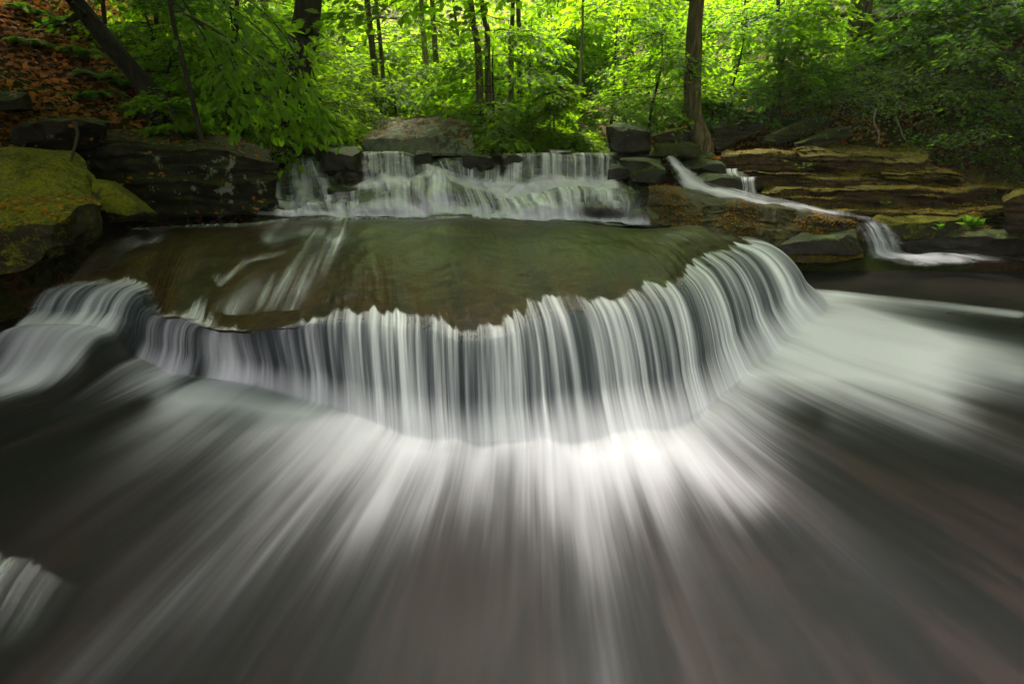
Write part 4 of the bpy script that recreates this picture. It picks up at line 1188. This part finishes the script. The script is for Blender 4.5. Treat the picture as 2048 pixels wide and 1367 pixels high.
# --- understory young trees with layered leaves: px, py of crown middle, Y, crown radius, crown height
UND = [
    (700, 175, 12, 1.5, 2.2, LEAF_BRIGHT, 'bright yellow-green young tree in the glowing gap left of centre'),
    (790, 215, 11, 1.3, 1.6, LEAF_BRIGHT, 'low bright sapling above the flat-topped grey boulder'),
    (640, 215, 9.5, 1.1, 1.8, LEAF_BRIGHT, 'bright feathery sapling just right of the thick dark tree'),
    (860, 180, 13, 1.6, 2.2, LEAF_BRIGHT, 'bright green young tree behind the flat-topped boulder'),
    (845, 60, 17, 2.2, 2.6, LEAF_BRIGHT, 'yellow-green crown around the pale smooth trunk'),
    (700, 60, 17, 2.4, 2.8, LEAF_BRIGHT, 'glowing yellow crown left of the brown conifer trunk'),
    (985, 165, 10, 1.4, 1.7, LEAF_MID, 'layered fresh green sapling at the centre behind the cascade'),
    (1060, 130, 12, 1.6, 1.8, LEAF_MID, 'layered green sapling left of the slender pale trunk'),
    (1110, 60, 14, 2.0, 2.2, LEAF_MID, 'green crown at the top right of centre'),
    (1110, 200, 8.8, .42, .45, LEAF_BRIGHT, 'small bright sapling with a drooping leaf tuft above the lip'),
    (1230, 120, 12, 1.7, 2.0, LEAF_MID, 'green young tree left of the large mossy tree'),
    (1320, 150, 9.6, 1.1, 1.5, LEAF_MID, 'sapling whose sprays hang just left of the large mossy tree'),
    (1270, 40, 15, 2.0, 2.0, LEAF_MID, 'green crown high between centre and the large mossy tree'),
    (1480, 120, 10.5, 1.2, 1.5, LEAF_MID, 'leafy sapling just right of the large mossy tree'),
    (1570, 90, 11, 1.4, 1.3, LEAF_MID, 'wide flat-layered sapling on the right bank'),
    (1460, 220, 10, .8, .7, LEAF_DARK, 'low dark sapling behind the tilted slabs'),
    (1640, 175, 11.5, 1.0, 1.0, LEAF_DARK, 'dark green sapling in front of the very broad trunk'),
    (1700, 190, 9.6, 1.2, .9, LEAF_OLIVE, 'drooping evergreen sapling above the thick ledge block'),
    (1830, 110, 10.5, 1.5, 1.3, LEAF_MID, 'deep green sapling on the upper right slope'),
    (1960, 60, 10, 1.5, 1.5, LEAF_DARK, 'deep green sapling in the top right corner'),
    (1880, 190, 9.4, 1.2, 1.0, LEAF_OLIVE, 'dark bushy sapling overhanging the right ledges'),
    (2000, 160, 8.6, 1.1, 1.1, LEAF_OLIVE, 'dark sapling at the right edge half way up'),
    (1975, 270, 8.2, .8, .7, LEAF_DARK, 'lowest dark branches over the ledges at the right edge'),
    (1830, 40, 15, 1.7, 1.8, LEAF_DARK, 'dim crown behind the very broad trunk'),
    (480, 140, 8.6, 1.3, 1.9, LEAF_MID, 'green sapling left of the thick dark tree'),
    (390, 80, 9.5, 1.5, 1.9, LEAF_MID, 'dim green sapling in the left wood'),
    (300, 70, 9.0, 1.2, 1.7, LEAF_MID, 'dark sapling behind the black leaning trunk'),
    (540, 60, 12, 1.7, 2.2, LEAF_MID, 'green crown behind the thick dark tree'),
    (440, 210, 7.6, .6, .7, LEAF_MID, 'small bright-tipped sapling on the left bank edge'),
    (520, 190, 9.5, 1.0, 1.3, LEAF_MID, 'leafy sapling low against the thick dark tree'),
    (440, 130, 11, 1.4, 2.0, LEAF_BRIGHT, 'lighter green sapling deep in the left wood'),
    (350, 160, 8.2, .8, 1.0, LEAF_MID, 'green sapling between thin stems on the left bank'),
    (600, 250, 8.0, .6, .6, LEAF_BRIGHT, 'low leafy sapling at the foot of the thick dark tree'),
    (340, 225, 6.4, .35, .4, LEAF_MID, 'seedling with drooping leaves on top of the dark rock wall'),
    (985, 235, 9.4, .8, .5, LEAF_BRIGHT, 'low green shrub right behind the flat-topped boulder'),  # bright leaf colour stands in for missing sun on these low shrubs
    (1150, 285, 8.7, .5, .3, LEAF_BRIGHT, 'low bright leafy shrub on the lip left of the squarish boulder'),
    (1010, 275, 8.6, .55, .35, LEAF_BRIGHT, 'small shrub drooping over the lip right of the flat-topped boulder'),
    (1100, 250, 9.3, .7, .45, LEAF_BRIGHT, 'mid-sized shrub behind the small bright sapling'),
]
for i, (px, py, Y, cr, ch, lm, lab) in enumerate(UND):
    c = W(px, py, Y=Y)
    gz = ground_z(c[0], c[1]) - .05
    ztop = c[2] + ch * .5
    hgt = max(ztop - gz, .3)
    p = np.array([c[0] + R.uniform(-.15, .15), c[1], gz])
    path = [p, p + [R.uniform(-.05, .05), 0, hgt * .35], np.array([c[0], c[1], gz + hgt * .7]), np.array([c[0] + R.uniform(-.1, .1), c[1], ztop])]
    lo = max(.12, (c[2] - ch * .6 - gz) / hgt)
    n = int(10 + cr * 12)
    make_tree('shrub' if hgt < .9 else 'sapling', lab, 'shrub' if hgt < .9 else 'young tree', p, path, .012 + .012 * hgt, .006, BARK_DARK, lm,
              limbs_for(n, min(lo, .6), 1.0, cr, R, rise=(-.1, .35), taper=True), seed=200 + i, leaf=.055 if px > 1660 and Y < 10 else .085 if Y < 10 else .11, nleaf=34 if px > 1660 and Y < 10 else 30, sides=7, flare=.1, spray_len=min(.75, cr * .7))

# --- big leaves hanging from the upper left, near the camera side of the bank
def hanging():
    root_p = W(395, 285, Y=6.0); root_p[2] = ground_z(root_p[0], root_p[1]) - .05
    root = empty('tree', root_p)
    tag(root, 'broad-leaved young tree arching long drooping branches right across the thick dark tree', 'young tree')
    a = Acc(); b = Acc()
    trunk = catmull([root_p, W(380, 180, Y=6.0), W(350, 60, Y=5.9), W(330, -60, Y=5.8)], 30)
    v, f_ = tube(trunk, np.linspace(.03, .018, 30), 8, 3, .1); a.add(v, f_)
    a.build('trunk', BARK_DARK, root, True, root_p)
    arcs = [[(340, -60), (440, 0), (540, 80), (600, 170)], [(330, -60), (400, 60), (450, 160), (500, 235)], [(350, 20), (430, 60), (520, 130), (560, 200)],
             [(345, 0), (400, 50), (450, 100), (470, 140)], [(350, 20), (480, 90), (590, 160), (640, 215)], [(345, -60), (480, -10), (560, 60), (600, 130)]]
    org, dr, ln = [], [], []
    r = np.random.default_rng(9)
    tw = Acc()
    for q, arc in enumerate(arcs):
        Yq = 5.8 - .12 * (q % 3)
        pth = catmull([W(x, y, Y=Yq - .18 * k) for k, (x, y) in enumerate(arc)], 24)
        v, f_ = tube(pth, np.linspace(.014, .004, 24), 6); tw.add(v, f_)
        for s_ in range(13):
            i = int(r.uniform(3, 23))
            td = pth[min(i + 1, 23)] - pth[i - 1]; td /= np.linalg.norm(td)
            d = td + r.normal(0, .5, 3); d[2] -= .2
            org.append(pth[i]); dr.append(d); ln.append(r.uniform(.25, .5))
    V, Fc = spray(np.array(org), np.array(dr), np.array(ln), 11, .092, True, .45, .4)
    crown_mesh(tw, V, Fc, LEAF_MID, BARK_DARK, root, root_p)
hanging()

# --- far wood: one mass
def far_wood():
    n = 5200
    Yd = 15 + 34 * R.random(n) ** 1.1
    ang = R.uniform(-1.25, 1.3, n)
    X = Yd * ang
    G = terrain_h(X, Yd)
    top = G + 0.3 + (7.5 + .1 * Yd) * R.random(n) ** 0.9
    org = np.stack([X, Yd, top], 1)
    keep = fbm(org * .45, 77, 2) > -.22
    org = org[keep]; n = len(org)
    az = R.uniform(0, 6.28, n)
    d = np.stack([np.cos(az), np.sin(az), R.uniform(-.1, .3, n)], 1)
    V, Fc = spray(org, d, R.uniform(1.0, 2.0, n), 44, .17)
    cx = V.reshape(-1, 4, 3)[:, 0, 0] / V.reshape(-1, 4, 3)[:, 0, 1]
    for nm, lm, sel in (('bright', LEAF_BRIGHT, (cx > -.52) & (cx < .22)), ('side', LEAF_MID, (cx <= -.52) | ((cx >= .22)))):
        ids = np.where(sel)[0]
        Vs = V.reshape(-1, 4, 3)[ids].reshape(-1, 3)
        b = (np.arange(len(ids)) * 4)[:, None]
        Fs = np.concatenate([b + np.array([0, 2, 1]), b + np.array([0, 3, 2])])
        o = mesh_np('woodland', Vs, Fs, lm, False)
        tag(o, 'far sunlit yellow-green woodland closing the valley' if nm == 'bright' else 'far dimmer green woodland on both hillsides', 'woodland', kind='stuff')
far_wood()

# --- leaf litter
def scatter_on(o, n, zmin=.6, box=None, size=.05, mat=LITTER, label='', thr=None, seed=0, curl=.35, name='leaf_litter', lift=.006, pxbox=None):
    me = o.data
    nf = len(me.polygons)
    c = np.empty(nf * 3, np.float32); me.polygons.foreach_get('center', c); c = c.reshape(-1, 3).astype(float)
    nm = np.empty(nf * 3, np.float32); me.polygons.foreach_get('normal', nm); nm = nm.reshape(-1, 3).astype(float)
    ar = np.empty(nf, np.float32); me.polygons.foreach_get('area', ar)
    ok = nm[:, 2] > zmin
    if box: ok &= (c[:, 0] > box[0]) & (c[:, 0] < box[1]) & (c[:, 1] > box[2]) & (c[:, 1] < box[3])
    if thr is not None: ok &= fbm(c * 2.2, 300 + seed, 3) > thr
    idx = np.where(ok)[0]
    if len(idx) == 0: return
    r = np.random.default_rng(seed)
    p = ar[idx].astype(float); p /= p.sum()
    ch = r.choice(idx, n, p=p)
    s = np.sqrt(ar[ch])
    pos = c[ch] + np.stack([r.uniform(-.5, .5, n) * s, r.uniform(-.5, .5, n) * s, np.zeros(n)], 1) + nm[ch] * lift
    d = r.normal(0, 1, (n, 3)); d[:, 2] *= .35
    up = nm[ch] + r.normal(0, curl, (n, 3))
    V, Fc = leaf_batch(pos, d, up, size * r.uniform(.6, 1.3, n), True)
    l = mesh_np(name, V, Fc, mat, False)
    tag(l, label, 'fallen leaves', kind='stuff')
scatter_on(ground, 60000, .3, (-9.5, -3.2, 4.2, 13), .07, LITTER, 'rust brown fallen leaves carpeting the steep left bank', None, 1)
scatter_on(ground, 32000, .3, (2.2, 11, 6.5, 14), .07, LITTER, 'orange brown fallen leaves on the right hillside between the rocks', -.1, 2)
scatter_on(ground, 9000, .3, (-2.6, 2.4, 8.3, 12), .06, LITTER, 'brown fallen leaves on the low ground behind the cascade', 0, 3)
scatter_on(ROCKS['bould2'], 1100, .25, None, .04, LITTER_YEL, 'yellow leaves strewn on the low mossy boulder at left', -.15, 4)
scatter_on(ROCKS['bould'], 160, .3, None, .02, LITTER_YEL, 'sparse leaf bits on the big mossy boulder', None, 5)
scatter_on(ROCKS['apron'], 3000, .1, None, .032, LITTER_YEL, 'orange and brown leaves on the rock between the two streams', -.12, 6)
scatter_on(ROCKS['apronB'], 500, .3, None, .028, LITTER_YEL, 'orange leaves on the low shelf at the pool edge', None, 7)
for i, (k, n) in enumerate((('l1', 500), ('l2', 350), ('l3', 900), ('l4', 400), ('l5', 1700), ('l6', 2000), ('l7', 500), ('l9', 120), ('t1', 500), ('t2', 500), ('t4', 300), ('l8', 250))):
    labs = {'l1': 'leaves on the dark ledge by the tree roots', 'l2': 'few leaves on the bare top of the thick ledge block', 'l3': 'leaves along the long thin mossy ledge', 'l4': 'leaves on the broken rock plates', 'l5': 'leaves on the very long dark ledge',
            'l6': 'orange leaves along the lowest broad ledge', 'l7': 'leaves on the far right dark ledge', 'l9': 'leaves on the mossy rock under the lowest ledge', 't1': 'leaves in the cracks of the long tilted slab', 't2': 'leaves in the cracks of the middle tilted slab', 't4': 'leaves on the tilted slab left of the large tree', 'l8': 'leaf bits on the low wet black rock'}
    scatter_on(ROCKS[k], n, .45, None, .03, LITTER_YEL, labs[k], -.1, 20 + i)
scatter_on(ROCKS['flat'], 1500, .5, None, .03, LITTER, 'rusty leaves covering the top of the flat grey boulder', -.3, 40)
scatter_on(ROCKS['wall'], 900, .3, None, .05, LITTER, 'leaves on top of the dark rock wall', None, 41)
scatter_on(ROCKS['slabL'], 200, .5, None, .05, LITTER, 'leaves on the dark flat rock on the left bank', None, 42)

# --- ferns and small plants
def fern_mesh(seed, nf=8, L=.38):
    r = np.random.default_rng(seed)
    a = Acc()
    for q in range(nf):
        az = q / nf * 6.28 + r.uniform(-.3, .3)
        d = np.array([math.cos(az), math.sin(az), 0]); s = np.array([-d[1], d[0], 0])
        l = L * r.uniform(.75, 1.15)
        t = np.linspace(.12, 1, 26)
        z = l * (1.0 * t - .95 * t ** 2)
        pos = d[None] * (t * l * .85)[:, None]; pos[:, 2] = z
        w = l * .24 * np.sin(np.clip(1.08 - t, 0, 1) * math.pi * .62) ** .8
        for sg in (-1, 1):
            dd = np.tile(s * sg, (26, 1)) + d * .35; dd[:, 2] -= .15
            V, Fc = leaf_batch(pos, dd, np.tile([0, 0, 1.], (26, 1)) + r.normal(0, .15, (26, 3)), w * 1.05)
            # slim pinnae
            a.add(V, Fc)
    return a
FERN = [(410, 120), (380, 175), (300, 215), (230, 110), (150, 95), (60, 90), (205, 185), (470, 215), (330, 160), (260, 150), (90, 150), (420, 250)]
fm0 = None
for i, (px, py) in enumerate([(215, 75), (235, 120), (150, 118), (60, 100), (200, 165), (120, 60), (250, 185), (185, 210), (285, 230), (60, 35), (330, 200), (1480, 262), (1440, 200), (1600, 185), (1330, 205), (1290, 220)]):
    best, bd = None, 1e9
    for Y in np.arange(4.6, 14, .1):           # first ground point along the line of sight
        c = W(px, py, Y=Y)
        if ground_z(c[0], c[1]) >= c[2] - .02:
            best = c; break
    if best is None: continue
    if fm0 is None:
        proto = fern_mesh(1).build('fern', LEAF_FERN)
        fm0 = proto; o = proto
    else:
        o = fm0.copy(); COL.objects.link(o)
    o.location = (best[0], best[1], ground_z(best[0], best[1]) + .01)
    s = R.uniform(.8, 1.25); o.scale = (s, s, s); o.rotation_euler = (R.uniform(-.2, .2), R.uniform(-.2, .2), R.uniform(0, 6.28))
    side = 'left' if px < 1000 else 'right'
    tag(o, 'small green fern growing out of the brown leaves on the %s bank' % side, 'fern', 'ferns on the %s bank' % side)

def tuft(key, px, py, Y, n, L, label, wide=False):
    p = W(px, py, Y=Y)
    r = np.random.default_rng(int(px))
    az = r.uniform(0, 6.28, n)
    d = np.stack([np.cos(az), np.sin(az), r.uniform(.3, 1.4, n)], 1)
    pos = np.zeros((n, 3)) + r.normal(0, .02, (n, 3))
    if wide:
        pos = pos + d * r.uniform(.2, 1, n)[:, None] * L * .6; sz = np.full(n, max(.05, L * .42))
        d[:, 2] *= .2
    else: sz = L * r.uniform(.6, 1.1, n)
    V, Fc = leaf_batch(pos, d, np.tile([0, 0, 1.], (n, 1)) + r.normal(0, .3, (n, 3)), sz, True)
    if not wide: V = V.copy()
    o = mesh_np('plant', V, Fc, LEAF_FERN, False)
    o.location = p
    tag(o, label, 'plant')
tuft('a', 1940, 455, 6.15, 16, .2, 'spiky green tuft growing from the lowest right ledge')
tuft('b', 1880, 458, 6.25, 8, .12, 'tiny green plant left of the spiky tuft')
tuft('c', 1605, 335, 7.35, 14, .12, 'small leafy plant clinging to the ledge face', True)
for i, (px, py, n, L) in enumerate([(250, 232, 16, .16), (300, 246, 20, .2), (345, 228, 22, .24), (372, 262, 14, .16), (420, 268, 16, .15), (455, 276, 14, .14), (500, 280, 14, .14), (535, 284, 12, .12), (395, 240, 16, .2), (470, 258, 14, .16)]):
    c = W(px, py, Y=6.4)
    for Yq in np.arange(5.5, 9, .05):
        c = W(px, py, Y=Yq)
        if ground_z(c[0], c[1]) >= c[2] - .03: break
    tuft('s%d' % i, px, py, Yq, n, L, 'small leafy seedling on the edge of the left bank', True)
    COL.objects[-1]['group'] = 'seedlings along the left bank edge'
tuft('d', 1770, 410, 6.85, 8, .08, 'tiny seedling on the long dark ledge', True)

# ------------------------------------------------------------------ thin haze added for a soft glow over the far trees
hz, nt_ = new_mat('glow_haze')
v_ = nt_.nodes.new('ShaderNodeVolumePrincipled')
v_.inputs['Color'].default_value = (0.95, 0.97, 0.9, 1)
v_.inputs['Density'].default_value = 0.001
v_.inputs['Anisotropy'].default_value = 0.2
o_ = nt_.nodes.new('ShaderNodeOutputMaterial')
nt_.links.new(v_.outputs[0], o_.inputs['Volume'])
X0, X1, Y0, Y1, Z0, Z1 = -600, 600, -600, 600, -60, 75
Vb = np.array([[x, y, z] for x in (X0, X1) for y in (Y0, Y1) for z in (Z0, Z1)], float)
Fb = np.array([[0, 1, 3, 2], [4, 6, 7, 5], [0, 4, 5, 1], [2, 3, 7, 6], [0, 2, 6, 4], [1, 5, 7, 3]])
air = mesh_np('haze', Vb, Fb, hz, False)
tag(air, 'thin green-white haze added to soften the far trees', kind='stuff')

# ------------------------------------------------------------------ small things
def stick(name, pts, Y, r0, r1, mat, label, cat):
    p = catmull([W(x, y, Y=Y_) for (x, y), Y_ in zip(pts, Y)], 24)
    v, f_ = tube(p, np.linspace(r0, r1, 24), 7, 5, .2)
    o = mesh_np(name, v, f_, mat)
    tag(o, label, cat)
stick('twig', [(546, 388), (556, 398), (582, 402)], [5.85, 5.8, 5.75], .007, .004, BARK_DARK, 'thin dark twig caught in the foam of the left chute', 'twig')
stick('root', [(1752, 218), (1748, 245), (1758, 268), (1756, 290)], [7.75, 7.7, 7.65, 7.6], .014, .008, BARK_PALE, 'pale root hanging over the thick ledge block, left one of two', 'root')
stick('root', [(1790, 235), (1800, 255), (1806, 272), (1816, 286)], [7.75, 7.7, 7.65, 7.6], .012, .006, BARK_PALE, 'pale root hanging over the thick ledge block, right one of two', 'root')
stick('root', [(148, 245), (156, 268), (150, 292), (142, 322)], [4.7, 4.65, 4.6, 4.55], .018, .010, BARK_DARK, 'brown dead root hanging down behind the big mossy boulder', 'root')
def on_rock(px, py, key):
    me = ROCKS[key].data
    co = np.empty(len(me.vertices) * 3, np.float32); me.vertices.foreach_get('co', co); co = co.reshape(-1, 3).astype(float)
    pr = project(co); d = np.hypot(pr[:, 0] - px, pr[:, 1] - py)
    near = np.where(d < d.min() + 4)[0]
    return co[near[np.argmin(co[near, 1])]]
for px, py, key, sz, lab in ((1612, 450, 'apron', .085, 'yellow-green leaf lying near the right end of the leafy rock'), (1404, 410, 'apron', .05, 'small green leaf lying near the left end of the leafy rock'), (15, 411, 'bould2', .05, 'pale green leaf lying on the mossy boulder at the left edge')):
    p = on_rock(px, py, key) + np.array([0, -.015, .012])
    V, Fc = leaf_batch(p[None], np.array([[1., -.2, .05]]), np.array([[0, -.3, 1.]]), np.array([sz]), True)
    tag(mesh_np('leaf', V, Fc, LEAF_BRIGHT, False), lab, 'leaf')

# little drop at the near left edge
TLl, TRr, BLl, BRr = W(-120, 1040, z=.13), W(185, 1178, z=.09), W(-330, 1290, z=.045), W(60, 1330, z=.045)
n1_, n2_ = 160, 50
A_, B2 = np.meshgrid(np.linspace(0, 1, n1_), np.linspace(0, 1, n2_), indexing='ij')
jg = .10 * fbm(np.stack([A_[:, 0] * 16, 0 * A_[:, 0], 0 * A_[:, 0]], 1), 400, 3)[:, None] * (1 - B2)
Bj = (B2 + jg)[..., None]
Pn = (TLl * (1 - A_[..., None]) + TRr * A_[..., None]) * (1 - Bj) + (BLl * (1 - A_[..., None]) + BRr * A_[..., None]) * Bj
Pn[..., 2] = .04 + (.10 - .03 * A_) * (1 - sstep(0, .75, B2)) + .012 * np.sin(np.pi * B2)
ff = .42 * sstep(0, .10, B2) * (1 - sstep(.30, 1, B2)) * (1 - sstep(.6, 1.0, A_)) * sstep(0, .1, A_)
o = mesh_np('small_fall_water', Pn.reshape(-1, 3), grid_faces(n1_, n2_)[:, ::-1], VEIL, uv=np.stack([A_.ravel() * .8, B2.ravel() * .4], 1), attrs={'foam': ff.ravel(), 'fall': (1 - B2.ravel() * .3)})
tag(o, 'faint little drop of white water at the near left edge', kind='structure')
